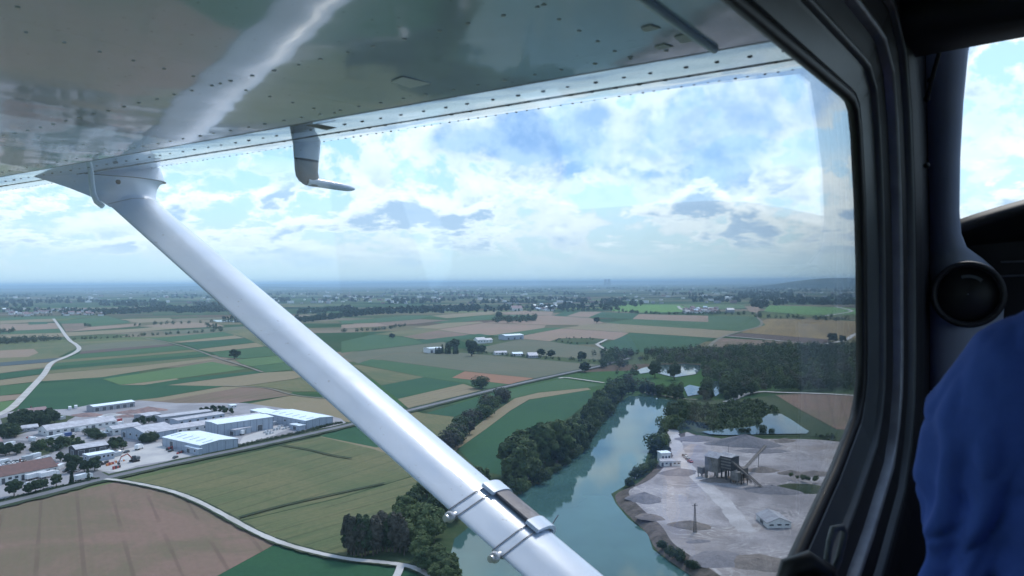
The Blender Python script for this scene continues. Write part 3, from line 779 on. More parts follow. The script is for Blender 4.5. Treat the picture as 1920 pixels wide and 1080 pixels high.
# named big ones of the west bank
for (u, v, h, wd, lab) in [(972, 893, 26, 1.05, 'big rounded broadleaf tree nearest the strut on the west bank of the lake'),
                           (1012, 880, 28, 1.0, 'tall rounded tree right behind the nearest big tree on the west bank'),
                           (1045, 868, 27, .95, 'tall tree with pale leaves in the middle of the west bank row')]:
    tree(G(u, v), h, 'round', 'leaf', lab, None, wd)
west = GP([(948, 915), (985, 880), (1030, 855), (1062, 835), (1090, 800), (1122, 768), (1150, 745), (1172, 745), (1152, 764), (1122, 798), (1088, 846), (1042, 880), (1004, 905), (958, 932)])
for p in scatter(west, 6.0, seed=5, limit=46):
    near = p.y < 520
    tree(p, rng.uniform(15, 24) if near else rng.uniform(13, 19), rng.choice(['round', 'round', 'tall']), rng.choice(['leaf', 'leaf', 'dark']), 'broadleaf tree in the dense belt along the west bank of the lake', 'trees along the west bank of the lake', rng.uniform(.85, 1.15))
for p in along([(960, 934), (1005, 909), (1044, 883), (1088, 849), (1122, 800), (1152, 765)], 22, 1.2):
    tree(p, rng.uniform(4, 7), 'bush', rng.choice(['leaf', 'dark']), 'low waterside shrub under the trees of the west lake shore', 'shrubs on the west lake shore')
# grove at the foot of the strut
grove = GP([(770, 1050), (815, 1062), (818, 1030), (828, 1000), (868, 968), (915, 935), (890, 918), (860, 905), (800, 925), (765, 960), (745, 990), (735, 1020)])
for p in scatter(grove, 6.6, seed=8, limit=38):
    tree(p, rng.uniform(10, 16), rng.choice(['round', 'round', 'tall']), rng.choice(['leaf', 'dark', 'leaf']), 'broadleaf tree in the grove beside the foot of the strut', 'trees of the grove between path and lake', rng.uniform(.85, 1.1))
for i in range(17):
    u = 652 + i * 6.6; v = 1036 + 5 * math.sin(i * .4) + i * .2
    tree(G(u + rng.uniform(-2, 2), v + rng.uniform(-3, 3)), rng.uniform(13.5, 17), 'tall', rng.choice(['grey', 'grey', 'dark']), 'slender grey brown tree in the bare looking row beside the white path', 'grey row of slender trees at the grove edge', rng.uniform(.7, .95))
for p in along([(650, 1038), (700, 1020), (745, 1005)], 8, 2):
    tree(p, rng.uniform(9, 12), 'round', 'dark', 'dark round tree on the field edge of the grove', 'dark trees on the field edge of the grove')
for p in along([(780, 1056), (805, 1075), (835, 1105), (838, 1085), (822, 1050)], 12, 1.5):
    tree(p, rng.uniform(6, 11), 'round', 'leaf', 'fresh green tree beside the end of the white path', 'fresh green trees at the lake end of the white path', 1.2)
# curved belt between the fields
for p in along([(826, 862), (846, 838), (868, 815), (892, 792), (920, 768), (945, 752), (955, 748)], 30, 4.5):
    tree(p, rng.uniform(7, 11), rng.choice(['round', 'bush']), rng.choice(['dark', 'leaf', 'grey']), 'dull green tree or bush in the curved hedge between two fields', 'curved hedge between the green fields', cat='tree')
# east bank
for p in along([(1276, 770), (1262, 795), (1246, 822), (1233, 845), (1222, 870), (1207, 890), (1180, 912), (1170, 918)], 28, 2.2):
    far = p.y > 480
    tree(p, rng.uniform(6, 10) if far else rng.uniform(3.5, 6), rng.choice(['round', 'bush']), rng.choice(['leaf', 'dark']), 'small tree or bush squeezed between the lake and the gravel works', 'bushes on the quarry side of the lake')
for (u, v, h) in [(1272, 812, 13), (1284, 800, 15), (1262, 806, 12), (1292, 788, 14), (1281, 782, 15), (1300, 778, 12)]:
    tree(G(u, v), h, 'round', 'leaf', 'broad tree at the top of the quarry road by the narrow end of the lake', 'trees at the top of the quarry road')
for p in along([(1226, 1035), (1245, 1052), (1268, 1066), (1290, 1080)], 12, 1.5):
    tree(p + Vector((4, 2, 0)), rng.uniform(2, 3.4), 'bush', 'dark', 'dark shrub on the steep quarry bank above the water', 'shrubs on the quarry bank', z=1.2)
# wood round the ponds
wood = GP([(1128, 692), (1130, 662), (1180, 668), (1320, 660), (1450, 653), (1700, 655), (1720, 735), (1450, 733), (1400, 742), (1372, 752), (1280, 755), (1240, 742), (1195, 738), (1150, 744), (1135, 730), (1175, 715)])
pondsG = [GP(c4(p)) for p in ([(305, 760), (312, 655), (345, 644), (420, 624), (540, 618), (620, 614), (735, 622), (745, 700), (740, 775), (560, 790), (400, 790)], [(595, 880), (605, 770), (650, 748), (735, 764), (735, 900)],
        [(785, 835), (785, 726), (842, 724), (862, 800), (860, 900), (780, 900)], [(1080, 760), (1080, 710), (1118, 722), (1120, 760)])]
wp_ = scatter(wood, 7.9, pondsG, seed=21)
wp_.sort(key=lambda p: p.y)
meadow = GP([(1128, 692), (1195, 665), (1240, 672), (1190, 712), (1140, 728)])
stuff = []
k = 0
for p in wp_:
    if inside(p, meadow) and rng.random() < .85: continue
    if k < 30:
        tree(p, rng.uniform(8, 13), rng.choice(['round', 'round', 'tall']), rng.choice(['dark', 'dark', 'leaf']), 'dark tree on the near edge of the wood around the ponds', 'near edge trees of the pond wood', rng.uniform(.9, 1.15)); k += 1
    elif mathutils.noise.noise(p * .022) > -.28 or p.y > 1050: stuff.append((p, rng.choice([rng.uniform(5, 9), rng.uniform(8, 13), rng.uniform(11, 16)])))
for (u, v, h, lab) in [(1264, 712, 19, 'tall solitary tree standing against the bright upper pond'), (1228, 708, 20, 'round tree overlapping the left end of the upper pond')]:
    tree(G(u, v), h, 'round', 'dark', lab)
for p in along([(1160, 744), (1185, 738), (1215, 741), (1240, 746)], 12, 2):
    tree(p, rng.uniform(8, 13), 'tall', 'dark', 'upright dark tree at the head of the lake', 'upright trees at the head of the lake')
def merged_trees(name, items, n, size, mats, label, cat, lowz=0.0):
    """far-off wood that reads as one mass"""
    vs, fs, mi = [], [], []
    mats = mats if isinstance(mats, list) else [mats]
    r = random.Random(len(items))
    for p, h in items:
        w = h * r.uniform(.30, .42)
        lob = [(p.x, p.y, lowz + h * .52, w, w, h * .48), (p.x + r.uniform(-.5, .5) * w, p.y + r.uniform(-.5, .5) * w, lowz + h * .4, w, w, h * .38)]
        a, b = leaf_quads(r, lob, n, size * h, .3)
        k = len(vs); vs += a; fs += [tuple(i + k for i in f) for f in b]; mi += [r.randrange(len(mats))] * len(b)
    me = bpy.data.meshes.new(name); me.from_pydata(vs, [], fs)
    for m in mats: me.materials.append(m)
    me.polygons.foreach_set('material_index', mi); me.update()
    o = bpy.data.objects.new(name, me); COL.objects.link(o)
    return tag(o, label, cat, None, 'stuff')
merged_trees('woodland', stuff, 130, .085, [M_dark, M_leaf, M_dark, M_grey], 'dark mixed wood behind the ponds', 'wood')
# scrub between pond and quarry road
sc = scatter(GP([(1288, 796), (1290, 765), (1370, 756), (1420, 752), (1455, 770), (1520, 815), (1600, 830), (1600, 842), (1500, 808), (1440, 778), (1420, 800), (1330, 808)]), 2.9, [GP(c4([(700, 1080), (730, 1045), (880, 1028), (1010, 1018), (1085, 1005), (1110, 985), (1100, 960), (1150, 930), (1240, 930), (1300, 970), (1420, 1052), (1400, 1080)]))], seed=4)
merged_trees('scrub', [(p, rng.choice([1.6, 2, 2.4, 3, 4.5])) for p in sc], 34, .22, [M_leaf, M_dark], 'low green scrub round the quarry pond', 'scrub')
for i, (u, v) in enumerate([(1390, 812), (1402, 813), (1430, 812), (1446, 813)]):
    tree(G(u, v), rng.uniform(3, 5), 'bush', 'dark', 'dark bush on the narrow dam in front of the quarry pond', 'bushes on the dam of the quarry pond')

# ---- lone trees and copses among the fields
for (u, v, h, kind, lab) in [(440, 673, 15, 'round', 'dark square clump of trees alone in the fields left of the strut'), (1119, 606, 17, 'round', 'single round tree far out on the pale fields above the lake'),
        (903, 728, 10, 'bush', 'bush beside the road at the edge of the striped field'), (735, 635, 11, 'round', 'small dark tree alone on the field just right of the strut'),
        (1097, 698, 13, 'round', 'lone dark tree beside the road junction'), (1562, 643, 18, 'round', 'round dark tree beside the light track near the window frame'), (1580, 642, 13, 'round', 'smaller tree beside the round dark tree near the window frame'),
        (884, 668, 20, 'tall', 'tallest tree of the copse behind the white farm shed'), (935, 596, 20, 'round', 'tree standing left behind the rectangular copse'),
        (1015, 668, 12, 'round', 'tree on the lane right of the greenhouses'), (1033, 671, 12, 'round', 'second tree on the lane right of the greenhouses'), (1091, 676, 13, 'round', 'tree at the right end of the lane of greenhouses'),
        (1427, 580, 16, 'round', 'round tree standing on the sunlit green meadow')]:
    tree(G(u, v), h, kind, 'dark', lab, None, 1.35)
for p in along([(815, 664), (830, 663), (850, 664), (860, 663)], 10, 3): tree(p, rng.uniform(11, 16), 'spire', 'dark', 'dark conifer in the close row beside the white farm shed', 'conifers beside the white farm shed', 1.2)
for p in along([(838, 656), (860, 652), (885, 654), (905, 662), (920, 664)], 10, 8): tree(p, rng.uniform(11, 17), 'round', 'dark', 'broad dark tree in the copse behind the white farm shed', 'copse behind the white farm shed', 1.2)
cops = []
for pts, gap, h in [(c3([(802, 300), (810, 288), (1038, 272), (1040, 286), (1000, 298), (900, 304)]), 22, (13, 18)), (c2([(-40, 425), (0, 420), (320, 398), (322, 392), (0, 400), (-40, 404)]), 12, (10, 15)),
                    (c2([(0, 358), (75, 356), (75, 348), (0, 350)]), 14, (10, 14))]:
    cops += [(p, rng.uniform(*h)) for p in scatter(GP(pts), gap, seed=len(pts))]
def line(pts, step, jit, hh):
    P = GP(pts); n = max(2, int(sum((b - a).length for a, b in zip(P, P[1:])) / step))
    return [(p, rng.uniform(*hh) * .8) for p in along(pts, n, jit)]
for pts, st, j, hh in [(c2([(370, 392), (500, 388), (640, 380), (900, 362), (1190, 345)]), 9, 8, (5, 11)), (c2([(730, 316), (900, 308), (1130, 300)]), 14, 18, (10, 16)), (c2([(1125, 312), (1145, 330), (1190, 345)]), 12, 14, (9, 14)),
        (c3([(0, 352), (130, 345), (170, 345), (270, 330), (340, 316)]), 12, 10, (8, 14)), (c3([(720, 455), (800, 465), (900, 478), (1050, 490), (1180, 500), (1390, 512)]), 8, 5, (3, 8)),
        (c3([(1145, 394), (1240, 382), (1400, 392)]), 10, 10, (3, 6)), (c3([(1150, 402), (1250, 412), (1370, 415)]), 10, 14, (4, 8)),
        (c4([(200, 290), (300, 295), (420, 302), (640, 306), (760, 306)]), 16, 25, (10, 17)), (c4([(760, 300), (860, 306), (980, 304), (1065, 310)]), 12, 40, (12, 20)), (c4([(1085, 325), (1200, 328), (1400, 338), (1700, 345)]), 12, 45, (12, 22)),
        (c3([(1380, 480), (1480, 470), (1640, 470), (1900, 460)]), 11, 16, (10, 17)), (c4([(1540, 490), (1640, 490), (1740, 490)]), 12, 10, (8, 13)),
        (c3([(900, 234), (1030, 240), (1130, 240), (1300, 236), (1440, 236)]), 25, 60, (12, 20)), (c4([(0, 280), (100, 284), (160, 278)]), 22, 60, (12, 20)), (c2([(440, 315), (470, 322)]), 12, 8, (8, 12)),
        (c3([(1480, 240), (1600, 250), (1880, 258)]), 20, 30, (10, 16)), (c2([(0, 275), (100, 270), (280, 262), (540, 262)]), 24, 40, (9, 14))]:
    cops += line(pts, st, j, hh)
merged_trees('hedgerows', cops, 70, .11, M_dark, 'dark hedgerows and copses scattered between the fields', 'hedgerows')
# ---- far woods in rows towards the horizon
far = []
def belt(u0, v0, u1, v1, n, jv, h, ju=0):
    for i in range(max(3, int(n * .62))):
        f = rng.random(); u = u0 + (u1 - u0) * f; v = v0 + (v1 - v0) * f + rng.uniform(-jv, jv)
        if v < 533: continue
        far.append((G(u, v), rng.uniform(*h)))
belt(190, 588, 420, 578, 260, 3, (14, 22)); belt(330, 585, 430, 583, 120, 2.5, (14, 22)); belt(-40, 583, 200, 586, 110, 3, (12, 18))
belt(560, 604, 700, 588, 120, 2, (12, 20)); belt(640, 590, 900, 578, 220, 4, (14, 22)); belt(700, 586, 960, 580, 160, 4, (12, 20)); belt(560, 588, 660, 580, 100, 3, (12, 20))
belt(420, 600, 560, 600, 60, 2, (10, 16)); belt(950, 580, 1160, 580, 120, 3, (12, 20))
for i in range(150):
    v = 536 + 40 * rng.random() ** 1.25; u = rng.uniform(-120, 1700); w = rng.uniform(20, 130); n = int(6 + w * .30)
    belt(u, v, u + w, v + rng.uniform(-1, 1), n, rng.uniform(.3, 1.4), (14, 26))
merged_trees('far_woods', far, 14, .34, M_far, 'woods and tree lines of the far plain fading into blue', 'woods')
# ================================================================== BUILDINGS
def wall_mat(name, col, seam=None, pitch=5.0, rough=.55):
    """sheet cladding: fine vertical ribs, weather streaks"""
    if name in MATS: return MATS[name]
    m = bpy.data.materials.new(name); m.use_nodes = True
    nt = m.node_tree; nt.nodes.clear(); t = NT(nt)
    out = t.n('ShaderNodeOutputMaterial'); b = t.n('ShaderNodeBsdfPrincipled')
    P = t.n('ShaderNodeNewGeometry').outputs['Position']
    st = t.noise(t.vm('MULTIPLY', P, (1, 1, .12)), .9, 5, .65)
    c = t.mix(t.ss(st, .35, .7, 0, .55), col, tuple(q * .72 for q in col))
    t.put(b.inputs['Base Color'], c); b.inputs['Roughness'].default_value = rough
    t.put(out.inputs[0], b.outputs[0]); MATS[name] = m; return m
M_wb = wall_mat('blue_grey_cladding', (.34, .39, .47)); M_ww = wall_mat('white_render', (.66, .66, .66), rough=.8); M_wg = wall_mat('grey_cladding', (.30, .31, .35)); M_wd = wall_mat('dark_timber', (.045, .045, .055), rough=.8)
M_rw = pm('pale_metal_roof', (.78, .84, .87), (.68, .75, .80), .25, .35, detail=6); M_rg = pm('grey_sheet_roof', (.30, .31, .34), (.22, .22, .25), .3, .6, detail=6); M_rl = pm('pale_grey_roof', (.46, .46, .49), (.34, .33, .36), .3, .6, detail=6)
M_rr = pm('brown_red_roof', (.16, .085, .075), (.12, .070, .065), .5, .85, detail=6); M_rp = pm('pinkish_tile_roof', (.30, .20, .20), (.23, .16, .16), .5, .85, detail=6)
M_win = pm('dark_window', (.035, .04, .05), (.05, .06, .07), 1, .12); M_door = pm('dark_gate', (.10, .105, .12), (.075, .08, .09), 1, .6); M_seam = pm('dark_seam', (.13, .145, .18), (.10, .11, .14), 1, .6)
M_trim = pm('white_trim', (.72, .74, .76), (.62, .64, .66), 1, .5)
M_sky = pm('skylight_panel', (.50, .56, .60), (.42, .48, .52), .8, .2)
def shed(label, cat, name, pl, pf, pr, h, roof=.08, ridge='d', wall=None, rm=None, seams=0.0, over=.35, windows=(0, 0), doors=(0, 0), z=0.6, depth=None, group=None, lantern=False, chimney=False, eave_open=False):
    """building from three ground corners (left, front, right as seen); ridge 'd' runs along left-front, 'w' along front-right"""
    wall = wall or M_wb; rm = rm or M_rw
    A, B, Cc = (G(*p) if not isinstance(p, Vector) else Vector((p.x, p.y, 0)) for p in (pl, pf, pr))
    e = (B - A); ln = e.length; e.normalize(); nrm = Vector((-e.y, e.x, 0))
    dp = (Cc - B).dot(nrm) if depth is None else depth
    if depth is None and dp < 0: nrm = -nrm; dp = -dp
    if depth is not None and nrm.y < 0: nrm = -nrm
    base = A.lerp(B, .5) + nrm * dp / 2
    t = empty(name, (base.x, base.y, z), label, cat, group)
    P = lambda a, d, zz: tuple(A + e * a + nrm * d + Vector((0, 0, z + zz)))
    rise = roof * (dp if ridge == 'd' else ln) * .5
    # walls with gables, a real thickness and an open top under the roof
    w = MB(); T = .25
    for o_, sgn in ((0, 1), (T, -1)):
        a0, a1, q0, q1 = o_, ln - o_, o_, dp - o_
        f = lambda fs: [x if sgn > 0 else x[::-1] for x in fs]
        if ridge == 'd':
            w.add([P(a0, q0, 0), P(a1, q0, 0), P(a1, q0, h), P(a0, q0, h)], f([(0, 1, 2, 3)])); w.add([P(a1, q1, 0), P(a0, q1, 0), P(a0, q1, h), P(a1, q1, h)], f([(0, 1, 2, 3)]))
            for a, s2 in ((a1, 1), (a0, -1)):
                F = [P(a, q0, 0), P(a, q1, 0), P(a, q1, h), P(a, dp / 2, h + rise), P(a, q0, h)]; w.add(F, f([(0, 1, 2, 3, 4) if s2 > 0 else (4, 3, 2, 1, 0)]))
        else:
            w.add([P(a1, q0, 0), P(a1, q1, 0), P(a1, q1, h), P(a1, q0, h)], f([(0, 1, 2, 3)])); w.add([P(a0, q1, 0), P(a0, q0, 0), P(a0, q0, h), P(a0, q1, h)], f([(0, 1, 2, 3)]))
            for q, s2 in ((q0, 1), (q1, -1)):
                F = [P(a0, q, 0), P(a1, q, 0), P(a1, q, h), P(ln / 2, q, h + rise), P(a0, q, h)]; w.add(F, f([(0, 1, 2, 3, 4) if s2 > 0 else (4, 3, 2, 1, 0)]))
    if seams:
        for a in [seams * i for i in range(1, int(ln / seams) + 1) if seams * i < ln - 1] + [.2, ln - .2]:
            for q, s2 in ((0, -.04),): w.add([P(a - .14, s2, .1), P(a + .14, s2, .1), P(a + .14, s2, h - .1), P(a - .14, s2, h - .1)], [(0, 1, 2, 3)], 1)
        for q in [seams * i for i in range(1, int(dp / seams) + 1) if seams * i < dp - 1] + [.2, dp - .2]:
            w.add([P(ln + .04, q - .14, .1), P(ln + .04, q + .14, .1), P(ln + .04, q + .14, h - .1), P(ln + .04, q - .14, h - .1)], [(0, 1, 2, 3)], 1)
    w.build('wall', [wall, M_seam], t)
    r = MB(); th = .22; ov = over
    def slab(q):                      # four corners + thickness
        lo = [Vector(p) for p in q]; hi = [p + Vector((0, 0, th)) for p in lo]
        r.add(lo + hi, [(3, 2, 1, 0), (4, 5, 6, 7), (0, 1, 5, 4), (1, 2, 6, 5), (2, 3, 7, 6), (3, 0, 4, 7)])
    if ridge == 'd':
        k = rise / (dp / 2)
        slab([P(-ov, -ov, h - ov * k + .02), P(ln + ov, -ov, h - ov * k + .02), P(ln + ov, dp / 2, h + rise + .02), P(-ov, dp / 2, h + rise + .02)])
        slab([P(-ov, dp / 2, h + rise + .02), P(ln + ov, dp / 2, h + rise + .02), P(ln + ov, dp + ov, h - ov * k + .02), P(-ov, dp + ov, h - ov * k + .02)])
    else:
        k = rise / (ln / 2)
        slab([P(-ov, -ov, h - ov * k + .02), P(ln / 2, -ov, h + rise + .02), P(ln / 2, dp + ov, h + rise + .02), P(-ov, dp + ov, h - ov * k + .02)])
        slab([P(ln / 2, -ov, h + rise + .02), P(ln + ov, -ov, h - ov * k + .02), P(ln + ov, dp + ov, h - ov * k + .02), P(ln / 2, dp + ov, h + rise + .02)])
    ro = r.build('roof', rm, t)
    if chimney:
        c = MB(); q = Vector(P(ln * .3, dp * .5, h + rise - .2)); c.box(q, (.8, .8, 1.6)); c.box(q + Vector((0, 0, 1.6)), (1, 1, .15)); c.build('chimney', M_rr, t)
    if lantern:
        for i in range(6):
            a_ = ln * (i + .5) / 6; c = MB(); q = [P(a_ - .7, dp * f_, h + (rise * f_ * 2 if ridge == 'd' else 0) + .28) for f_ in (.15, .40)] + [P(a_ + .7, dp * f_, h + (rise * f_ * 2 if ridge == 'd' else 0) + .28) for f_ in (.40, .15)]
            c.add(q + [tuple(Vector(z_) + Vector((0, 0, .12))) for z_ in q], [(0, 1, 2, 3), (7, 6, 5, 4), (0, 4, 5, 1), (1, 5, 6, 2), (2, 6, 7, 3), (3, 7, 4, 0)]); c.build('roof_light', M_sky, t)
    if False:
        c = MB(); n = int(ln / 5)
        for i in range(n):
            q = Vector(P(ln * (i + .5) / n, dp * .22, h + rise * .45)); c.box(q, (2.6, 1.6, 1.2), math.atan2(e.y, e.x))
        c.build('roof_light', M_win, t)
    def opening(nm, a, q, face, ww, hh, zz, mt):
        b = MB(); d = .10
        ctr, ex, out_ = (P(a, 0, 0), e, -nrm) if face == 'l' else (P(ln, q, 0), nrm, e)
        c0 = Vector(ctr) + Vector((0, 0, zz)) + out_ * .03; fr = .12
        for x0, x1, z0, z1, dd, mi in ((-ww / 2, ww / 2, 0, hh, .05, 0), (-ww / 2 - fr, -ww / 2, -fr, hh + fr, d, 1), (ww / 2, ww / 2 + fr, -fr, hh + fr, d, 1), (-ww / 2, ww / 2, hh, hh + fr, d, 1), (-ww / 2, ww / 2, -fr, 0, d, 1)):
            V = [c0 + ex * x + out_ * o + Vector((0, 0, zz_)) for o in (0, dd) for x, zz_ in ((x0, z0), (x1, z0), (x1, z1), (x0, z1))]
            b.add(V, [(3, 2, 1, 0), (4, 5, 6, 7), (0, 1, 5, 4), (1, 2, 6, 5), (2, 3, 7, 6), (3, 0, 4, 7)], mi)
        b.build(nm, [mt, M_trim], t)
    for face, nw, nd, span in (('l', windows[0], doors[0], ln), ('r', windows[1], doors[1], dp)):
        tot = nw + nd
        if not tot: continue
        for i in range(tot):
            x = span * (i + .5) / tot; isd = (i % max(1, tot // max(1, nd)) == 0 and nd > 0 and i // max(1, tot // max(1, nd)) < nd)
            wd = min(span / tot * .55, 4.0 if isd else 2.2)
            if isd: opening('door', x, x, face, wd, min(h * .72, 4.2), .08, M_door)
            else: opening('window', x, x, face, wd, min(1.5, h * .3), h * .45, M_win)
    return t
D1 = lambda x, y: d1([(x, y)])[0]
D2 = lambda x, y: d2([(x, y)])[0]
shed('large pale hall with ribbed blue grey walls nearest the road', 'warehouse', 'warehouse', D2(20, 528), D2(340, 603), D2(642, 538), 5.8, .10, 'd', M_wb, M_rw, 6, windows=(0, 0), doors=(2, 0), lantern=True)
shed('small flat annex on the front corner of the nearest hall', 'annex', 'annex', D2(212, 582), D2(322, 611), D2(345, 603), 3.9, .03, 'd', M_wb, M_rw, doors=(1, 0), windows=(1, 0))
shed('large pale hall furthest right beside the hedge', 'warehouse', 'warehouse', D2(890, 318), D2(1232, 388), D2(1430, 344), 6.2, .08, 'd', M_wb, M_rw, 6, doors=(1, 0), windows=(2, 0), lantern=True)
shed('small annex in front of the furthest right hall', 'annex', 'annex', D2(1096, 386), D2(1176, 402), D2(1225, 392), 3.6, .03, 'd', M_wb, M_rw, doors=(1, 0))
shed('lower pale roofed shed behind the furthest right hall', 'shed', 'shed', D2(762, 262), D2(900, 296), D2(985, 268), 3.6, .06, 'd', M_wg, M_rw, doors=(2, 0))
shed('tall narrow hall with a long ribbed flank between the two pale halls', 'hall', 'industrial_hall', D2(382, 425), D2(488, 455), D2(852, 358), 9.0, .05, 'w', M_wb, M_rw, 5, doors=(0, 2), windows=(0, 0))
shed('low flat loading block standing before the tall narrow hall', 'loading block', 'loading_block', D2(522, 430), D2(634, 447), D2(742, 415), 4.2, .02, 'd', M_wb, M_rl, 5, doors=(2, 1))
shed('very long low building with a row of dark dormer lights in its roof', 'factory', 'factory', D2(0, 432), D2(62, 448), D2(716, 292), 4.2, .42, 'w', M_ww, M_rl, windows=(0, 12))
for i in range(13):
    pass
shed('grey long shed at the back left of the dormer roofed factory', 'shed', 'shed', D2(-40, 330), D2(10, 345), D2(335, 262), 5.2, .10, 'w', M_wg, M_rl, windows=(0, 5))
shed('second grey long shed in front of the other grey shed at the back', 'shed', 'shed', D2(82, 352), D2(150, 366), D2(470, 290), 4.6, .10, 'w', M_wb, M_rl, windows=(0, 6))
shed('wide workshop with grey roof left of the dormer roofed factory', 'workshop', 'workshop', D1(1022, 452), D1(1235, 492), D1(1410, 430), 5.0, .22, 'w', M_wb, M_rl, 7, windows=(3, 0), doors=(1, 0))
shed('white house block with dark windows between the workshop and the long white building', 'office building', 'office_building', D1(890, 428), D1(955, 444), D1(1160, 400), 4.6, .28, 'w', M_ww, M_rl, windows=(2, 4))
shed('long white building with many doors in the middle of the works', 'stable building', 'long_building', D1(320, 428), D1(398, 446), D1(930, 345), 3.8, .42, 'w', M_ww, M_rl, windows=(2, 7), doors=(0, 3))
shed('long open fronted shed with a white roof at the back of the works', 'shed', 'open_shed', D1(730, 232), D1(790, 243), D1(1140, 196), 4.4, .16, 'w', M_wg, M_rw, doors=(0, 6))
shed('low pink roofed barn beside the winding pale road', 'barn', 'barn', D1(140, 268), D1(170, 276), D1(455, 262), 3.0, .5, 'w', M_ww, M_rp, windows=(0, 4), chimney=True)
shed('grey roofed low barn behind the dark trees at the left edge', 'barn', 'barn', D1(140, 408), D1(160, 418), D1(325, 398), 2.8, .5, 'w', M_wg, M_rl, windows=(0, 3))
shed('dark timber barn with a pale grey roof beside the green plot', 'barn', 'timber_barn', D1(580, 600), D1(640, 622), D1(900, 574), 4.6, .30, 'w', M_wd, M_rl, doors=(1, 3))
shed('pale blue two storey block in front of the dark timber barn', 'office block', 'office_block', D1(700, 660), D1(748, 676), D1(940, 630), 4.4, .05, 'w', M_wb, M_rw, windows=(1, 5), doors=(0, 1))
shed('long house with a brown red roof and white walls at the lower left edge', 'house', 'house', D1(-110, 830), D1(0, 862), D1(395, 742), 4.4, .55, 'w', M_ww, M_rr, windows=(2, 6), doors=(0, 3), chimney=True)
shed('white flat roofed hut at the back fence near the brown field', 'hut', 'hut', D2(570, 205), D2(600, 212), D2(638, 204), 2.4, .1, 'w', M_ww, M_rw, windows=(0, 2))
shed('low white greenhouse like roof beside the long white building', 'shelter', 'shelter', D1(740, 422), D1(850, 452), D1(905, 440), 2.0, .12, 'd', M_wg, M_rw, doors=(2, 0))
shed('pale metal shed right behind the rubble heap', 'shed', 'shed', D1(1130, 300), D1(1235, 312), D1(1372, 290), 3.2, .12, 'w', M_wg, M_rl, doors=(1, 2))
shed('brown roofed house cut by the left edge above the dark trees', 'house', 'house', D1(-160, 545), D1(-70, 560), D1(40, 545), 4.2, .6, 'w', M_ww, M_rp, windows=(1, 3), chimney=True)
# farm buildings in the middle distance
C3 = lambda x, y: c3([(x, y)])[0]
shed('white farm shed standing left of the row of conifers', 'farm shed', 'farm_shed', C3(438, 458), C3(470, 462), C3(535, 456), 7.0, .12, 'w', M_ww, M_rw, doors=(0, 3), z=.3)
shed('white farmhouse group behind the copse, nearest to it', 'farmhouse', 'farmhouse', C3(705, 408), C3(725, 411), C3(752, 406), 6.5, .5, 'w', M_ww, M_rl, windows=(1, 3), z=.3)
shed('second white farmhouse right of the one nearest the copse', 'farmhouse', 'farmhouse', C3(752, 406), C3(768, 408), C3(790, 404), 5.5, .5, 'w', M_ww, M_rl, windows=(1, 2), z=.3)
shed('pale blue farm shed far out between the pink fields', 'farm shed', 'farm_shed', C3(838, 388), C3(875, 392), C3(945, 384), 8.0, .15, 'w', M_wb, M_rw, doors=(0, 3), z=.3)
for i, (a, b, c) in enumerate([((810, 468), (820, 472), (900, 476)), ((905, 474), (915, 478), (985, 483)), ((985, 480), (1000, 488), (1046, 486))]):
    shed(('leftmost', 'middle', 'rightmost')[i] + ' low building in the lane row right of the conifers', 'low barn', 'low_barn', C3(*a), C3(*b), C3(*c), 3.4, .3, 'w', M_ww if i < 2 else M_wg, M_rl if i != 1 else M_rw, windows=(0, 4), z=.3)
shed('farmhouse with a pink roof at the left end of the far village', 'farmhouse', 'farmhouse', C3(900, 234), C3(912, 236), C3(958, 234), 9, .5, 'w', M_ww, M_rp, windows=(0, 4), z=.3)
# villages: one mesh house each, too small to show parts
def house_mesh(seed, wallm, roofm):
    r = random.Random(seed); b = MB(); w, l, h, k = r.uniform(8, 11), r.uniform(11, 17), r.uniform(4.5, 6.5), r.uniform(3.5, 5)
    b.box((0, 0, 0), (l, w, h)); o = .5
    b.add([(-l / 2 - o, -w / 2 - o, h - .3), (l / 2 + o, -w / 2 - o, h - .3), (l / 2 + o, 0, h + k), (-l / 2 - o, 0, h + k), (-l / 2 - o, w / 2 + o, h - .3), (l / 2 + o, w / 2 + o, h - .3)], [(0, 1, 2, 3), (3, 2, 5, 4), (0, 3, 4), (1, 5, 2), (0, 4, 5, 1)], 1)
    for i in (-.28, 0, .28): b.box((i * l, -w / 2 - .02, h * .4), (1.3, .1, 1.5), 0, 2)
    b.box((l * .2, w * .1, h + k * .5), (.9, .9, k * .75), 0, 1)
    me = bpy.data.meshes.new('house'); me.from_pydata(b.v, [], b.f)
    for m in (wallm, roofm, M_win): me.materials.append(m)
    me.polygons.foreach_set('material_index', b.mi); me.update(); return me
HM = [house_mesh(i, wm, rm_) for i, (wm, rm_) in enumerate([(M_ww, M_rr), (M_ww, M_rp), (M_ww, M_rg), (M_ww, M_rp), (M_wg, M_rw)])]
def village(u0, u1, v0, v1, n, label, group):
    for i in range(n):
        p = G(rng.uniform(u0, u1), rng.uniform(v0, v1))
        o = bpy.data.objects.new('house', rng.choice(HM)); COL.objects.link(o); o.location = (p.x, p.y, .3); o.rotation_euler.z = rng.uniform(0, 3.14)
        s = rng.uniform(.9, 1.3); o.scale = (s, s, s); tag(o, label, 'house', group)
village(1000, 1042, 573, 584, 34, 'tiny gabled house in the village beyond the pink fields', 'houses of the village beyond the pink fields')
village(0, 200, 580, 593, 46, 'tiny gabled house in the village at the left edge below the horizon', 'houses of the village at the left edge')
village(1278, 1345, 579, 589, 44, 'tiny house in the hamlet on the sunlit meadows at the right', 'houses of the hamlet on the sunlit meadows')
village(640, 700, 556, 566, 16, 'tiny pale house near the horizon just right of the strut', 'pale houses near the horizon right of the strut')
shed('bright hall roof shining in the woods below the right horizon', 'hall', 'hall', (1359, 562), (1361, 562.5), (1365, 562), 16, .1, 'w', M_ww, M_rw, z=.3)
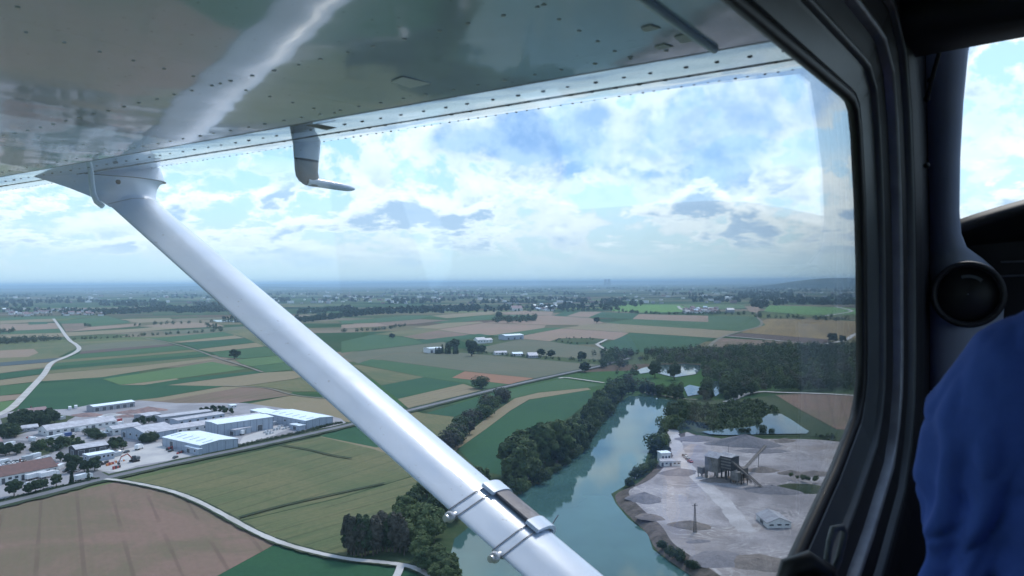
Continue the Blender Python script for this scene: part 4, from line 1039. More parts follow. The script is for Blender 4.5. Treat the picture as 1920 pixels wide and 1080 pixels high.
shed('long pale barn with a round roof in the sunlit hamlet', 'barn', 'barn', c4([(880, 288)])[0], c4([(890, 291)])[0], c4([(922, 287)])[0], 9, .3, 'w', M_wg, M_rl, z=.3)
# the towns that fade into the haze
tb = MB()
for i in range(420):
    v = 536 + 34 * rng.random() ** 1.1; u = rng.choice([rng.uniform(600, 900), rng.uniform(150, 620), rng.uniform(850, 1620), rng.uniform(0, 1620)])
    p = G(u, v); s = rng.uniform(10, 22) * (1 + max(0, 550 - v) / 30); tb.box((p.x, p.y, 0), (s * 1.6, s * .9, s * rng.uniform(.5, .8)), rng.uniform(0, 3), rng.choice([0, 0, 1, 2]))
o = tb.build('far_town', [M_ww, M_rp, M_wg]); tag(o, 'scattered pale buildings of far towns below the horizon', 'town', None, 'stuff')
for i, u in enumerate((1135.5, 1142)):
    c = MB(); p = CAM + ray(u, 540) * 20000; prof = [(0, 46), (40, 36), (80, 29), (120, 27), (150, 30)]
    rings = [[(p.x + r_ * 1.3 * math.cos(a * math.pi / 8), p.y + r_ * 1.3 * math.sin(a * math.pi / 8), z_ * 1.12) for a in range(16)] for z_, r_ in prof]
    c.loft(rings, True, False); o = c.build('cooling_tower', pm('hazy_concrete', (.10, .11, .13)))
    tag(o, ('left' if i == 0 else 'right') + ' of two tiny cooling towers standing on the horizon', 'cooling tower')

# ---- things in the yard
M_paint = {c: pm('paint_' + n, c, rough=.35, coat=.4) for n, c in (('white', (.75, .76, .78)), ('silver', (.40, .42, .45)), ('black', (.03, .032, .036)), ('red', (.38, .05, .04)), ('blue', (.05, .10, .28)), ('orange', (.62, .20, .05)))}
PW, PS, PB, PR_, PBL, PO = M_paint.values()
M_tyre = pm('tyre_rubber', (.025, .025, .027), rough=.85)
def car_parts(paint):
    b = MB(); prof = [(-2.15, .45), (-2.2, .75), (-2.0, .95), (-1.3, 1.0), (-.75, 1.42), (.75, 1.46), (1.45, 1.05), (2.05, .95), (2.15, .6), (2.1, .35), (-2.0, .35)]
    b.loft([[(x, y, z) for x, z in prof] for y in (-.85, .85)], True, True, 0, False)
    g = MB()
    for y, s in ((-.86, -1), (.86, 1)): g.add([(-1.15, y, 1.02), (1.25, y, 1.05), (.7, y, 1.38), (-.72, y, 1.36)], [(0, 1, 2, 3) if s < 0 else (3, 2, 1, 0)])
    g.add([(-1.33, -.75, 1.03), (-1.33, .75, 1.03), (-.8, .7, 1.41), (-.8, -.7, 1.41)], [(0, 3, 2, 1)]); g.add([(1.48, -.75, 1.07), (1.48, .75, 1.07), (.82, .7, 1.46), (.82, -.7, 1.46)], [(0, 1, 2, 3)])
    w = []
    for x in (-1.35, 1.35):
        for y in (-.82, .82):
            q = MB(); q.tube([(x, y - .1, .32), (x, y + .1, .32)], .32, 10, 0, False); w.append(q)
    return b, g, w
def mesh_of(b, name, mats):
    me = bpy.data.meshes.new(name); me.from_pydata(b.v, [], b.f)
    for m in mats: me.materials.append(m)
    me.polygons.foreach_set('material_index', b.mi); me.polygons.foreach_set('use_smooth', b.sm); me.update(); return me
CARM = {}
def car(u, v, rz, paint, label, group=None, z=.66, scale=1.0, p=None):
    if paint not in CARM:
        b, g, w = car_parts(paint); CARM[paint] = [bpy.data.objects.new('body', mesh_of(b, 'car_body', [paint])), bpy.data.objects.new('window', mesh_of(g, 'car_window', [M_win]))] + [bpy.data.objects.new('wheel', mesh_of(q, 'car_wheel', [M_tyre])) for q in w]
        parts = CARM[paint]
    else: parts = [o.copy() for o in CARM[paint]]
    p = p or G(u, v, z); t = empty('parked_car', (p.x, p.y, z), label, 'car', group); t.rotation_euler.z = rz; t.scale = (scale,) * 3
    for o in parts: COL.objects.link(o); o.parent = t
rz0 = math.atan2(*(lambda d: (d.y, d.x))(G(190, 900) - G(0, 948)))
for i, (x, y, c, n) in enumerate([(60, 668, PB, 'black'), (95, 664, PS, 'silver'), (130, 660, PB, 'black'), (165, 655, PW, 'white'), (195, 652, PB, 'black'), (480, 690, PR_, 'red'), (530, 700, PS, 'silver'), (560, 740, PB, 'black'), (600, 748, PB, 'black'),
                                  (650, 735, PS, 'silver'), (790, 690, PW, 'white'), (960, 600, PB, 'black'), (1020, 588, PS, 'silver'), (1070, 578, PB, 'black'), (250, 455, PR_, 'red'), (290, 462, PW, 'white'), (330, 640, PW, 'white'), (1440, 570, PB, 'black'),
                                  (1480, 625, PB, 'black'), (440, 655, PS, 'silver')]):
    u, v = D1(x, y); car(u, v, rz0 + rng.choice([0, 1.57, .3]), c, f'small {n} car parked in the works yard', f'{n} cars in the works yard')
def truck(u, v, rz, label, cargo=PW, ln=8.0, z=.66):
    p = G(u, v, z); t = empty('truck', (p.x, p.y, z), label, 'truck'); t.rotation_euler.z = rz
    def part(nm, b, m): 
        o = bpy.data.objects.new(nm, mesh_of(b, nm, [m])); COL.objects.link(o); o.parent = t
    b = MB(); b.box((0, 0, 1.0), (ln, 2.5, 2.6), 0, 0, .08); part('cargo_box', b, cargo)
    b = MB(); b.loft([[(ln / 2 + .2, y, .6), (ln / 2 + 2.1, y, .6), (ln / 2 + 2.1, y, 1.7), (ln / 2 + 1.75, y, 2.9), (ln / 2 + .2, y, 2.95)] for y in (-1.2, 1.2)], True, True, 0, False); part('cab', b, PW)
    b = MB(); b.add([(ln / 2 + 2.12, -1, 1.75), (ln / 2 + 2.12, 1, 1.75), (ln / 2 + 1.8, 1, 2.75), (ln / 2 + 1.8, -1, 2.75)], [(0, 1, 2, 3)]); part('windscreen', b, M_win)
    b = MB(); b.box((.5, 0, .7), (ln + 1, 1.0, .3)); part('chassis', b, M_tyre)
    for x in (-ln / 2 + 1.2, -ln / 2 + 2.4, ln / 2 + 1.1):
        for y in (-1.1, 1.1): b = MB(); b.tube([(x, y - .15, .5), (x, y + .15, .5)], .5, 10, 0, False); part('wheel', b, M_tyre)
u, v = D1(690, 812); truck(u, v, rz0, 'white lorry parked behind the roadside trees at the yard entrance')
u, v = D1(1165, 555); truck(u, v, rz0 + .4, 'white lorry on the pale gravel yard left of the nearest hall', ln=5)
u, v = D1(300, 800); truck(u, v, rz0, 'long white trailer truck in front of the red roofed house', ln=11)
u, v = D1(400, 790); truck(u, v, rz0, 'second white trailer truck, right of the red roofed house', ln=9)
u, v = D2(690, 430); truck(u, v, rz0 + 1.3, 'small white van like truck between the nearest and the tall hall', ln=4)
# excavator with its boom lowered on the gravel yard
def excavator(u, v, label, z=.66, rz=0, s=1.0):
    p = G(u, v, z); t = empty('excavator', (p.x, p.y, z), label, 'excavator'); t.rotation_euler.z = rz; t.scale = (s,) * 3
    def part(nm, b, m):
        o = bpy.data.objects.new(nm, mesh_of(b, nm, [m])); COL.objects.link(o); o.parent = t
    for y in (-1.2, 1.2):
        b = MB(); b.loft([[(x, yy, zz) for x, zz in ((-1.9, .45), (-1.6, .05), (1.6, .05), (1.9, .45), (1.6, .85), (-1.6, .85))] for yy in (y - .3, y + .3)], True, True, 0, False); part('track', b, M_tyre)
    b = MB(); b.box((-.5, 0, .95), (3.4, 2.5, 1.3), 0, 0, .15); part('engine_housing', b, pm('machine_grey', (.10, .11, .12)))
    b = MB(); b.box((.7, .7, 1.0), (1.5, 1.1, 2.0), 0, 0, .12); part('cab', b, M_win)
    b = MB(); b.tube([(.9, -.2, 1.6), (3.2, -.2, 4.2), (6.2, -.2, 3.4)], .28, 6, 0, False); part('boom', b, pm('machine_red', (.30, .07, .05)))
    b = MB(); b.tube([(6.2, -.2, 3.4), (7.4, -.2, .9)], .2, 6, 0, False); part('stick', b, pm('machine_red', (0, 0, 0)))
    b = MB(); b.loft([[(7.2, y, .9), (7.9, y, .7), (7.6, y, .15), (7.0, y, .2)] for y in (-.8, .4)], True, True, 0, False); part('bucket', b, M_tyre)
u, v = D1(1135, 655); excavator(u, v, 'dark excavator with a red boom lowered on the pale gravel yard', rz=math.pi + 1.0, s=1.35)
# stacks, pallets, heaps
def stack(u, v, cols, label, cat='pallet stack', z=.66, rz=0.0, n=3):
    p = G(u, v, z); t = empty('pallet_stack', (p.x, p.y, z), label, cat)
    for i in range(n):
        b = MB(); q = p + Vector((math.cos(rz) * i * 1.5, math.sin(rz) * i * 1.5, 0)); b.box((q.x, q.y, z), (1.2, 1.0, .15), rz)
        for k in range(rng.randint(2, 4)): b.box((q.x, q.y, z + .15 + k * .42), (1.25, 1.05, .4), rz + rng.uniform(-.05, .05), 0)
        b.build('load', cols[i % len(cols)], t)
for i, (x, y, cs, lab) in enumerate([(905, 690, [PO, PR_], 'orange and red pallet loads beside the yard entrance'), (945, 675, [PO, PW], 'orange and white pallet loads nearest the pale blue block'), (960, 720, [PR_, PB], 'dark red pallet loads by the verge'),
                                     (860, 685, [PB, PB], 'black pallet loads beside the orange ones'), (1010, 660, [PW, PW, PO], 'pale pallet loads at the edge of the gravel yard'), (1410, 560, [PB, PR_], 'dark pallet loads by the corner of the nearest hall'), (1500, 590, [PR_, PB], 'brown pallet loads before the annex of the nearest hall')]):
    u, v = D1(x, y); stack(u, v, cs, lab, rz=rz0 + .2, n=4)
for i, (x, y) in enumerate([(1000, 365), (1035, 385), (960, 395), (1070, 372), (900, 430), (880, 415)]):
    u, v = D2(x, y); stack(u, v, [PS, PW], 'grey and white pallet loads stored before the furthest right hall', rz=rz0, n=5); COL.objects[-1].get('x')
for o in COL.objects:
    if o.get('label', '').startswith('grey and white pallet loads stored'): o['group'] = 'pallet stacks before the furthest right hall'
def heap(name, P, rx, ry, h, mat, label, cat, rot=0.0, rough=.12, n=40, m=9, z=0, flat=.0):
    """tipped heap: steep flanks, ragged outline"""
    r = random.Random(int(P.x * 7 + P.y)); b = MB(); ph = [r.uniform(0, 6.28) for _ in range(5)]
    rings = []
    for j in range(m + 1):
        f = j / m; ring = []
        for i in range(n):
            a = 2 * math.pi * i / n
            k = 1 + rough * (math.sin(2 * a + ph[0]) + .6 * math.sin(3 * a + ph[1]) + .4 * math.sin(7 * a + ph[2]) * f)
            x, y = rx * f * k * math.cos(a), ry * f * k * math.sin(a)
            hh = h * (1 - max(0, (f - flat) / (1 - flat)) ** 1.15) * (1 + rough * .5 * math.sin(3 * a + ph[3] + f * 4)) + r.uniform(-.03, .03) * h * (f < 1)
            if j == m: hh = -.15
            ring.append((P.x + x * math.cos(rot) - y * math.sin(rot), P.y + x * math.sin(rot) + y * math.cos(rot), z + hh))
        rings.append(ring)
    b.loft(rings[::-1], True, False); o = b.build(name, mat); return tag(o, label, cat)
M_rub = pm('brick_rubble', (.30, .20, .18), (.20, .15, .145), .35, 1, 1.0, detail=8, spec=.05)
for i, (x, y, rx, ry, h, lab) in enumerate([(1250, 225, 17, 11, 3.5, 'large reddish rubble heap at the back of the works'), (1110, 240, 12, 8, 2.4, 'smaller reddish rubble heap right of the open shed'), (1080, 275, 12, 6, 2.0, 'low dark reddish heap in front of the rubble'),
                                            (740, 265, 15, 8, 2.4, 'pinkish grey earth heap left of the open shed'), (940, 262, 9, 6, 1.6, 'pale sand heap below the open shed')]):
    u, v = D1(x, y); heap('rubble_heap', G(u, v, .6), rx, ry, h, M_rub if i != 4 else M_beige, lab, 'heap', z=.6)
# freight containers and trailers standing about the yards
def container(x, y, col, cn, f=d1, ln=6.0, rz=0.0):
    u, v = f([(x, y)])[0]; p = G(u, v, .66); t = empty('container', (p.x, p.y, .66), f'{cn} freight container standing in the works yard', 'container', f'{cn} containers in the works yard')
    b = MB(); b.box((p.x, p.y, .8), (ln, 2.4, 2.5), rz0 + rz, 0)
    ca, sa = math.cos(rz0 + rz), math.sin(rz0 + rz)
    for i in range(int(ln / .6)):
        for s_ in (-1, 1):
            lx = -ln / 2 + .4 + i * .6; ly = s_ * 1.215; b.box((p.x + ca * lx - sa * ly, p.y + sa * lx + ca * ly, .95), (.22, .05, 2.2), rz0 + rz, 0)
    b.build('steel_box', col, t)
    b = MB(); b.box((p.x + ca * (ln / 2 + .04), p.y + sa * (ln / 2 + .04), .9), (.06, 2.2, 2.3), rz0 + rz); b.build('door', PS, t)
for x, y, c_, n_, r_ in [(430, 470, PW, 'white', 0), (500, 455, PW, 'white', 0), (565, 440, PBL, 'blue', 0), (690, 395, PW, 'white', .1), (270, 478, PW, 'white', 1.4), (345, 655, PW, 'white', .2), (385, 648, PS, 'silver', .2), (300, 618, PW, 'white', 0), (1010, 345, PW, 'white', .2), (950, 300, PS, 'silver', .4), (850, 300, PW, 'white', .3), (1000, 320, PR_, 'dark red', .3),
                              (90, 520, PW, 'white', .2), (40, 535, PS, 'silver', .2), (30, 672, PW, 'white', 0), (230, 640, PS, 'silver', 0), (505, 715, PW, 'white', .5), (770, 700, PW, 'white', 0), (980, 610, PS, 'silver', 0), (590, 215, PW, 'white', 1.0), (640, 205, PW, 'white', 1.0), (520, 300, PS, 'silver', .2)]:
    container(x, y, c_, n_, rz=r_)
for x, y, c_, n_ in [(850, 340, PW, 'white'), (910, 360, PS, 'silver'), (960, 345, PS, 'silver')]: container(x, y, c_, n_, d2, rz=.1)
for i, (x, y, c, n) in enumerate([(30, 690, PW, 'white'), (70, 684, PS, 'silver'), (110, 678, PW, 'white'), (150, 672, PS, 'silver'), (20, 545, PW, 'white'), (60, 525, PS, 'silver'), (400, 480, PB, 'black'), (470, 470, PW, 'white'), (540, 455, PS, 'silver'), (620, 430, PW, 'white'), (300, 830, PS, 'silver'), (230, 850, PW, 'white'), (150, 870, PB, 'black'), (820, 650, PW, 'white'), (1000, 575, PW, 'white')]):
    u, v = D1(x, y); car(u, v, rz0 + rng.choice([0, 1.57, .3]), c, f'small {n} car parked in the works yard', f'{n} cars in the works yard')
# trees and shrubs of the works
for x, y, h, kd, lab in [(605, 855, 9, 'spire', 'tall dark roadside tree left of the white lorry'), (740, 812, 8, 'spire', 'dark roadside tree right of the white lorry'), (475, 872, 7, 'round', 'roadside tree alone between two gaps left of the lorry'), (120, 955, 9, 'round', 'broad round tree on the road verge at the lower left'),
                         (365, 905, 6, 'round', 'bushy small tree in the roadside row right of the broad round tree'), (300, 925, 7, 'round', 'dense small tree in the middle of the roadside row'), (240, 940, 6, 'round', 'left small tree of the roadside row'), (640, 715, 8, 'round', 'tree before the pale blue block'),
                         (575, 690, 7, 'round', 'tree at the left end of the pale blue block'), (715, 750, 7, 'round', 'light tree below the pale blue block'), (800, 745, 9, 'round', 'dark tree at the yard entrance'), (600, 760, 7, 'round', 'dark small tree on the car park'), (510, 660, 6, 'round', 'small tree on the car park island')]:
    u, v = D1(x, y); tree(G(u, v), h, kd, 'dark', lab, None, 1.1, z=.6)
def grp(pts, gap, h, kinds, tones, lab, g, f=d1, z=.6, lim=40):
    for p in scatter(GP(f(pts)), gap, seed=len(pts) + int(pts[0][0]), limit=lim):
        tree(p, rng.uniform(*h), rng.choice(kinds), rng.choice(tones), lab, g, 1.1, z=z)
grp([(90, 330), (150, 290), (300, 300), (420, 280), (480, 340), (350, 370), (200, 350), (110, 360)], 5.5, (6, 10), ['round'], ['dark'], 'dark tree in the clump between pink roofed barn and grey barn', 'dark trees by the pink roofed barn')
grp([(20, 470), (60, 400), (150, 430), (140, 470)], 5, (6, 9), ['round'], ['dark', 'leaf'], 'green tree at the left end of the grey roofed barn', 'trees at the left end of the grey barn')
grp([(-30, 620), (0, 590), (180, 560), (190, 610)], 5, (5, 8), ['round'], ['dark'], 'dark tree in the clump at the left edge behind the cars', 'dark trees behind the parked cars')
grp([(260, 590), (330, 520), (600, 470), (710, 500), (690, 530), (560, 550), (430, 600)], 5.5, (2.5, 5.5), ['bush', 'round'], ['leaf', 'dark'], 'shrub or low tree on the green plot in the works', 'shrubs of the green plot')
grp([(890, 545), (980, 520), (1060, 545), (1040, 565), (900, 565)], 4.5, (4, 6.5), ['round'], ['dark', 'leaf'], 'green tree right of the dark timber barn', 'trees right of the timber barn')
grp([(1190, 505), (1260, 480), (1370, 440), (1370, 475), (1250, 510)], 4.0, (3, 5.5), ['bush', 'round'], ['dark'], 'dark shrub between workshop and nearest hall', 'shrubs behind the nearest hall')
grp([(1110, 350), (1180, 330), (1300, 310), (1310, 335), (1180, 360)], 4.5, (3.5, 6), ['round'], ['dark'], 'dark tree before the pale metal shed', 'trees before the pale metal shed')
grp([(720, 440), (780, 430), (890, 470), (820, 480)], 4.5, (2.5, 4.5), ['bush'], ['dark'], 'dark shrub beside the low shelter roof', 'shrubs beside the low shelter')
grp([(340, 235), (460, 215), (600, 245), (620, 265), (500, 255), (350, 252)], 4.5, (3, 5), ['round'], ['dark'], 'dark tree in the row behind the grey sheds', 'tree row behind the grey sheds', d2)
# hedge along the road in front of the halls
hv, hf = [], []
r_ = random.Random(5)
for p in along(d2([(655, 540), (800, 505), (1000, 462), (1150, 430), (1300, 392), (1440, 352), (1530, 335)]), 95, 1.0):
    a, b = leaf_quads(r_, [(p.x, p.y, 1.0, 1.5, 1.5, r_.uniform(.9, 2.0))], 90, .32, .4); k = len(hv); hv += a; hf += [tuple(i + k for i in f) for f in b]
me = bpy.data.meshes.new('hedge'); me.from_pydata(hv, [], hf); me.materials.append(M_dark); me.update(); o = bpy.data.objects.new('hedge', me); COL.objects.link(o)
tag(o, 'long dark hedge between the road and the pale halls', 'hedge')
hv, hf = [], []
for p in along(d1([(-40, 1012), (100, 975), (300, 925), (560, 868), (830, 806)]), 95, .8):
    a, b = leaf_quads(r_, [(p.x, p.y, .7, 1.2, 1.2, r_.uniform(.6, 1.2))], 70, .28, .4); k = len(hv); hv += a; hf += [tuple(i + k for i in f) for f in b]
me = bpy.data.meshes.new('hedge'); me.from_pydata(hv, [], hf); me.materials.append(M_dark); me.update(); o = bpy.data.objects.new('hedge', me); COL.objects.link(o)
tag(o, 'low clipped hedge along the road at the lower left', 'hedge')

# ================================================================== QUARRY
Q1 = lambda x, y: qq([(x, y)])[0]
M_pile = pm('blue_grey_gravel', (.215, .203, .214), (.175, .165, .175), .5, 1, .8, detail=8, spec=.05); M_pile2 = pm('brown_gravel', (.215, .185, .168), (.165, .142, .130), .4, 1, .8, detail=8, spec=.05)
M_conc = pm('plant_concrete', (.20, .19, .18), (.12, .115, .11), .35, .9, .3, detail=8); M_steel = pm('rusty_steel', (.10, .085, .08), (.06, .052, .05), 1, .7)
for x, y, rx, ry, h, mt, lab in [(835, 128, 24, 12, 7.0, M_pile, 'largest blue grey gravel pile at the back of the quarry'), (490, 92, 15, 9, 3.0, M_pile, 'flat gravel pile left of the largest one'), (355, 335, 12, 7, 3.0, M_pile, 'dark gravel pile in front of the site office'), (960, 178, 16, 7, 2.2, M_pile, 'low gravel pile below the largest one'),
                                 (110, 525, 9, 8, 3.6, M_pile, 'steep gravel pile at the left rim above the lake'), (1120, 105, 9, 5, 2.2, M_pile2, 'small brown earth pile at the right end of the pond'), (150, 655, 7, 5, 1.6, M_pile2, 'dark round pile inside the pale loop track'), (440, 720, 9, 6, 2.6, M_pile2, 'dark earth mound around the foot of the pole'),
                                 (1030, 465, 14, 8, 3.2, M_pile, 'gravel pile under the lower conveyor'), (965, 318, 9, 6, 2.4, M_pile2, 'brown gravel pile right behind the lower conveyor'), (1170, 338, 7, 5, 2.0, M_pile2, 'small dirt mound near the window frame'), (1330, 345, 14, 5, 2.2, M_pile2, 'long dirt mound near the window frame'),
                                 (640, 960, 13, 9, 1.6, M_pile, 'broad flat gravel heap at the lower edge'), (930, 985, 13, 10, 1.8, M_pile2, 'broad smooth heap at the lower edge right of the other'), (495, 830, 6, 2.5, .8, M_pile, 'thin dark ridge of gravel below the pole'), (1290, 450, 16, 9, 2.6, M_verge, 'overgrown green mound near the window frame'),
                                 (700, 385, 15, 6, 2.0, M_pile2, 'dark rubble skirt at the foot of the gravel plant')]:
    u, v = Q1(x, y); heap('gravel_pile', GQ(u, v), rx, ry, h * .92, mt, lab, 'gravel pile', rng.uniform(-.3, .3), z=QZ)
for p in along(qq([(1200, 420), (1270, 440), (1380, 460)]), 10, 4): tree(p, rng.uniform(1.2, 2.2), 'bush', 'leaf', 'low shrub on the overgrown mound near the window frame', 'shrubs on the overgrown mound', z=QZ + 1.6)
# gravel plant: tower block, lower bins, steel frame, conveyors
u, v = Q1(670, 385); PP = GQ(u, v)
pt = empty('gravel_plant', (PP.x, PP.y, QZ), 'dark gravel processing plant with towers, bins and two conveyors', 'gravel plant')
ex = (GQ(*Q1(780, 380)) - GQ(*Q1(560, 330))); ex.z = 0; ex.normalize(); ey = Vector((-ex.y, ex.x, 0)); prz = math.atan2(ex.y, ex.x)
pp = lambda a, d, zz=0: PP + ex * a + ey * d + Vector((0, 0, zz - 0))
b = MB(); b.box(pp(-4.5, 1, 4.0), (8.5, 9, 8.0), prz, 0, .12)
for a in (-8, -1):
    for d in (-2.8, 4.8): b.box(pp(a, d), (.9, .9, 4.0), prz)
b.build('bin_tower', M_conc, pt)
b = MB(); zz = 12.0; a0, a1, q0, q1 = -9.2, .2, -3.9, 5.9
b.add([pp(a0, q0, zz), pp(a1, q0, zz), pp(a1, q1, zz), pp(a0, q1, zz), pp(a0, 1, zz + 2.2), pp(a1, 1, zz + 2.2)], [(0, 1, 5, 4), (2, 3, 4, 5), (0, 4, 3), (1, 2, 5), (3, 2, 1, 0)]); b.build('tower_roof', M_rg, pt)
b = MB(); b.box(pp(3.6, 2, 6.2), (7.0, 7, 7.2), prz, 0, .1); 
for i in range(4): b.box(pp(3.6, -1.55, 7 + i * 1.6), (6.4, .12, .7), prz, 1)
for a in (.6, 3.6, 6.6):
    for d in (-1, 5): b.box(pp(a, d), (.6, .6, 6.2), prz)
b.build('screen_house', [M_wd, M_conc], pt)
b = MB(); b.add([pp(-.3, -2, 13.4), pp(7.5, -2, 13.4), pp(7.5, 6, 13.4), pp(-.3, 6, 13.4), pp(-.3, 2, 15.0), pp(7.5, 2, 14.2)], [(0, 1, 5, 4), (2, 3, 4, 5), (0, 4, 3), (1, 2, 5), (3, 2, 1, 0)]); b.build('screen_house_roof', M_rg, pt)
for i, (a, d, w, hh) in enumerate([(10.0, -1, 4.5, 6.5), (10.5, 4, 4, 8.0), (-11.5, -2.5, 3.5, 5.5)]):
    b = MB(); b.box(pp(a, d, hh * .35), (w, w, hh * .65), prz, 0, .15)
    for sx in (-1, 1):
        for sy in (-1, 1): b.box(pp(a + sx * w * .38, d + sy * w * .38), (.35, .35, hh * .35), prz)
    b.build('gravel_bin', M_conc if i != 1 else M_steel, pt)
def conveyor(p0, p1, w=1.1):
    b = MB(); d = p1 - p0; n = 10; side = Vector((-d.y, d.x, 0)).normalized() * w / 2; up = Vector((0, 0, 1))
    for s in (-1, 1):
        for zz in (0, 1.0): b.tube([p0 + side * s + up * zz, p1 + side * s + up * zz], .11, 5, 0, False)
        for i in range(n): b.tube([p0 + d * (i / n) + side * s, p0 + d * ((i + 1) / n) + side * s + up], .06, 4, 0, False)
    b.add([p0 + side + up * .6, p1 + side + up * .6, p1 - side + up * .6, p0 - side + up * .6, p0 + side + up * .75, p1 + side + up * .75, p1 - side + up * .75, p0 - side + up * .75], [(0, 1, 2, 3), (7, 6, 5, 4), (0, 4, 5, 1), (2, 6, 7, 3)])
    for f in (.3, .75):
        q = p0 + d * f; b.tube([(q.x, q.y, QZ)] + [(q.x, q.y, q.z)], .16, 5, 0, False)
    b.build('conveyor', M_steel, pt)
e1 = GQ(*Q1(985, 262)); e2 = GQ(*Q1(968, 468))
conveyor(Vector((*pp(8, 1).xy, QZ + 1.5)), Vector((e1.x, e1.y, QZ + 9.5)), 1.5)
conveyor(Vector((*pp(7, -1).xy, QZ + 11.0)), Vector((e2.x, e2.y, QZ + .8)), 1.4)
conveyor(Vector((*pp(7.5, 3).xy, QZ + 9.0)), Vector((*pp(17, 2).xy, QZ + 1.0)), 1.0)
b = MB()
for a in (7.6, 8.6, 12.5): b.box(pp(a, 0, 0), (.3, .3, 5.5), prz)
b.box(pp(10, 0, 3), (6, .3, .3), prz); b.box(pp(10, .4, 5.5), (6, 3, .2), prz); b.build('gantry', M_steel, pt)
b = MB(); b.tube([pp(2, 3, 14), pp(2, 3, 19)], .09, 5); b.build('mast', M_steel, pt)
# site office (two blocks), store shed, pole, cars
shed('flat white roofed upper block of the site office by the lake', 'site office', 'site_office', GQ(*Q1(232, 262)), GQ(*Q1(300, 258)), GQ(*Q1(305, 240)), 5.6, .04, 'd', M_ww, M_rw, windows=(3, 0), depth=6, z=QZ)
shed('low dark roofed part of the site office with white front', 'site office', 'site_office', GQ(*Q1(226, 288)), GQ(*Q1(372, 286)), GQ(*Q1(376, 262)), 2.9, .35, 'd', M_ww, M_rg, windows=(3, 0), doors=(2, 0), depth=5, z=QZ)
shed('low grey roofed store standing alone on the gravel', 'store shed', 'store_shed', GQ(*Q1(918, 668)), GQ(*Q1(1000, 735)), GQ(*Q1(1130, 700)), 2.3, .40, 'd', M_ww, M_rg, windows=(0, 3), doors=(1, 0), z=QZ)
for i, (x, y) in enumerate([(400, 215), (412, 228), (425, 242), (440, 258)]):
    car(0, 0, 1.9, (PB, PS, PB, PR_)[i], ('first', 'second', 'third', 'fourth')[i] + ' car from the top in the row beside the quarry road', 'cars beside the quarry road', QZ + .03, p=GQ(*Q1(x, y)))
pp_ = GQ(*Q1(475, 762)); po = empty('power_pole', (pp_.x, pp_.y, QZ), 'dark lattice power pole on a mound in the quarry', 'power pole')
b = MB()
for sx, sy in ((-1, -1), (1, -1), (1, 1), (-1, 1)): b.tube([(pp_.x + sx * .5, pp_.y + sy * .5, QZ + .5), (pp_.x + sx * .16, pp_.y + sy * .16, QZ + 12.0)], .09, 5, 0, False)
for i in range(11):
    z0, z1 = QZ + .8 + i, QZ + 1.8 + i; k0, k1 = .5 - .031 * i, .5 - .031 * (i + 1)
    for (ax, ay), (bx, by) in (((-1, -1), (1, -1)), ((1, -1), (1, 1)), ((1, 1), (-1, 1)), ((-1, 1), (-1, -1))): b.tube([(pp_.x + ax * k0, pp_.y + ay * k0, z0), (pp_.x + bx * k1, pp_.y + by * k1, z1)], .055, 4, 0, False)
b.build('mast', M_steel, po)
b = MB(); b.box((pp_.x, pp_.y, QZ + 11.3), (2.8, .18, .18), .4); b.box((pp_.x, pp_.y, QZ + 12.0), (1.2, .18, .18), .4); b.build('crossarm', M_steel, po)
b = MB(); b.ball((pp_.x, pp_.y, QZ + .1), 1.0, 10, 5, sz=.9); b.build('base', M_pile2, po)
u, v = Q1(725, 475); excavator(0, 0, 'tiny dark digger on the pale ground before the plant', QZ + .03, .7, .7) if False else None
# driftwood on the west shore
for i, (u, v) in enumerate([(992, 897), (1010, 893)]):
    b = MB(); p = G(u, v); b.tube([(p.x - 2, p.y, .15), (p.x, p.y + .3, .25), (p.x + 2.2, p.y + .4, .12)], [.16, .2, .1], 6); b.tube([(p.x, p.y + .3, .25), (p.x + .7, p.y + 1.2, .5)], [.09, .03], 5)
    tag(b.build('driftwood', pm('bleached_wood', (.45, .40, .33), obj=True)), ('left' if i == 0 else 'right') + ' bleached log floating at the wooded west shore', 'log')
# ================================================================== THE AIRCRAFT
def paint_mat(name, col, rough, wav=0.0, ws=3.0, coat=1.0):
    m = bpy.data.materials.new(name); m.use_nodes = True
    nt = m.node_tree; nt.nodes.clear(); t = NT(nt)
    out = t.n('ShaderNodeOutputMaterial'); b = t.n('ShaderNodeBsdfPrincipled')
    P = t.n('ShaderNodeTexCoord').outputs['Object']
    t.put(b.inputs['Base Color'], t.mix(t.ss(t.noise(P, 4, 6, .6), .35, .7, 0, .6), col, tuple(c * .86 for c in col)))
    t.put(b.inputs['Roughness'], t.ss(t.noise(P, 9, 5, .6), .3, .7, rough * .8, rough * 1.3)); b.inputs['Coat Weight'].default_value = coat; b.inputs['Coat Roughness'].default_value = .055
    spk = t.m('MULTIPLY', t.ss(t.noise(P, 95, 2, .5), .70, .76), .5)
    t.put(b.inputs['Base Color'], t.mix(spk, b.inputs['Base Color'].links[0].from_socket, (.16, .14, .12)))
    if wav:
        bp = t.n('ShaderNodeBump'); bp.inputs['Strength'].default_value = 1.0; bp.inputs['Distance'].default_value = wav
        t.put(bp.inputs['Height'], t.noise(P, ws, 2, .45)); t.put(b.inputs['Normal'], bp.outputs[0]); t.put(b.inputs['Coat Normal'], bp.outputs[0]); b.inputs['Coat IOR'].default_value = 1.75
    t.put(out.inputs[0], b.outputs[0]); return m
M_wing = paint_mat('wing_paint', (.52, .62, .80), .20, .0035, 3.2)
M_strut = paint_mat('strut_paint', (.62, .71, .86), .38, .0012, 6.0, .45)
M_rivet = pm('grimy_rivet', (.10, .10, .11), (.16, .16, .17), 40, .5, obj=True)
M_seamd = pm('skin_lap', (.20, .21, .23), (.13, .14, .16), 10, .5, obj=True)
M_frame = pm('window_trim_plastic', (.130, .145, .145), (.105, .118, .120), 6, .42, .08, 120, obj=True)
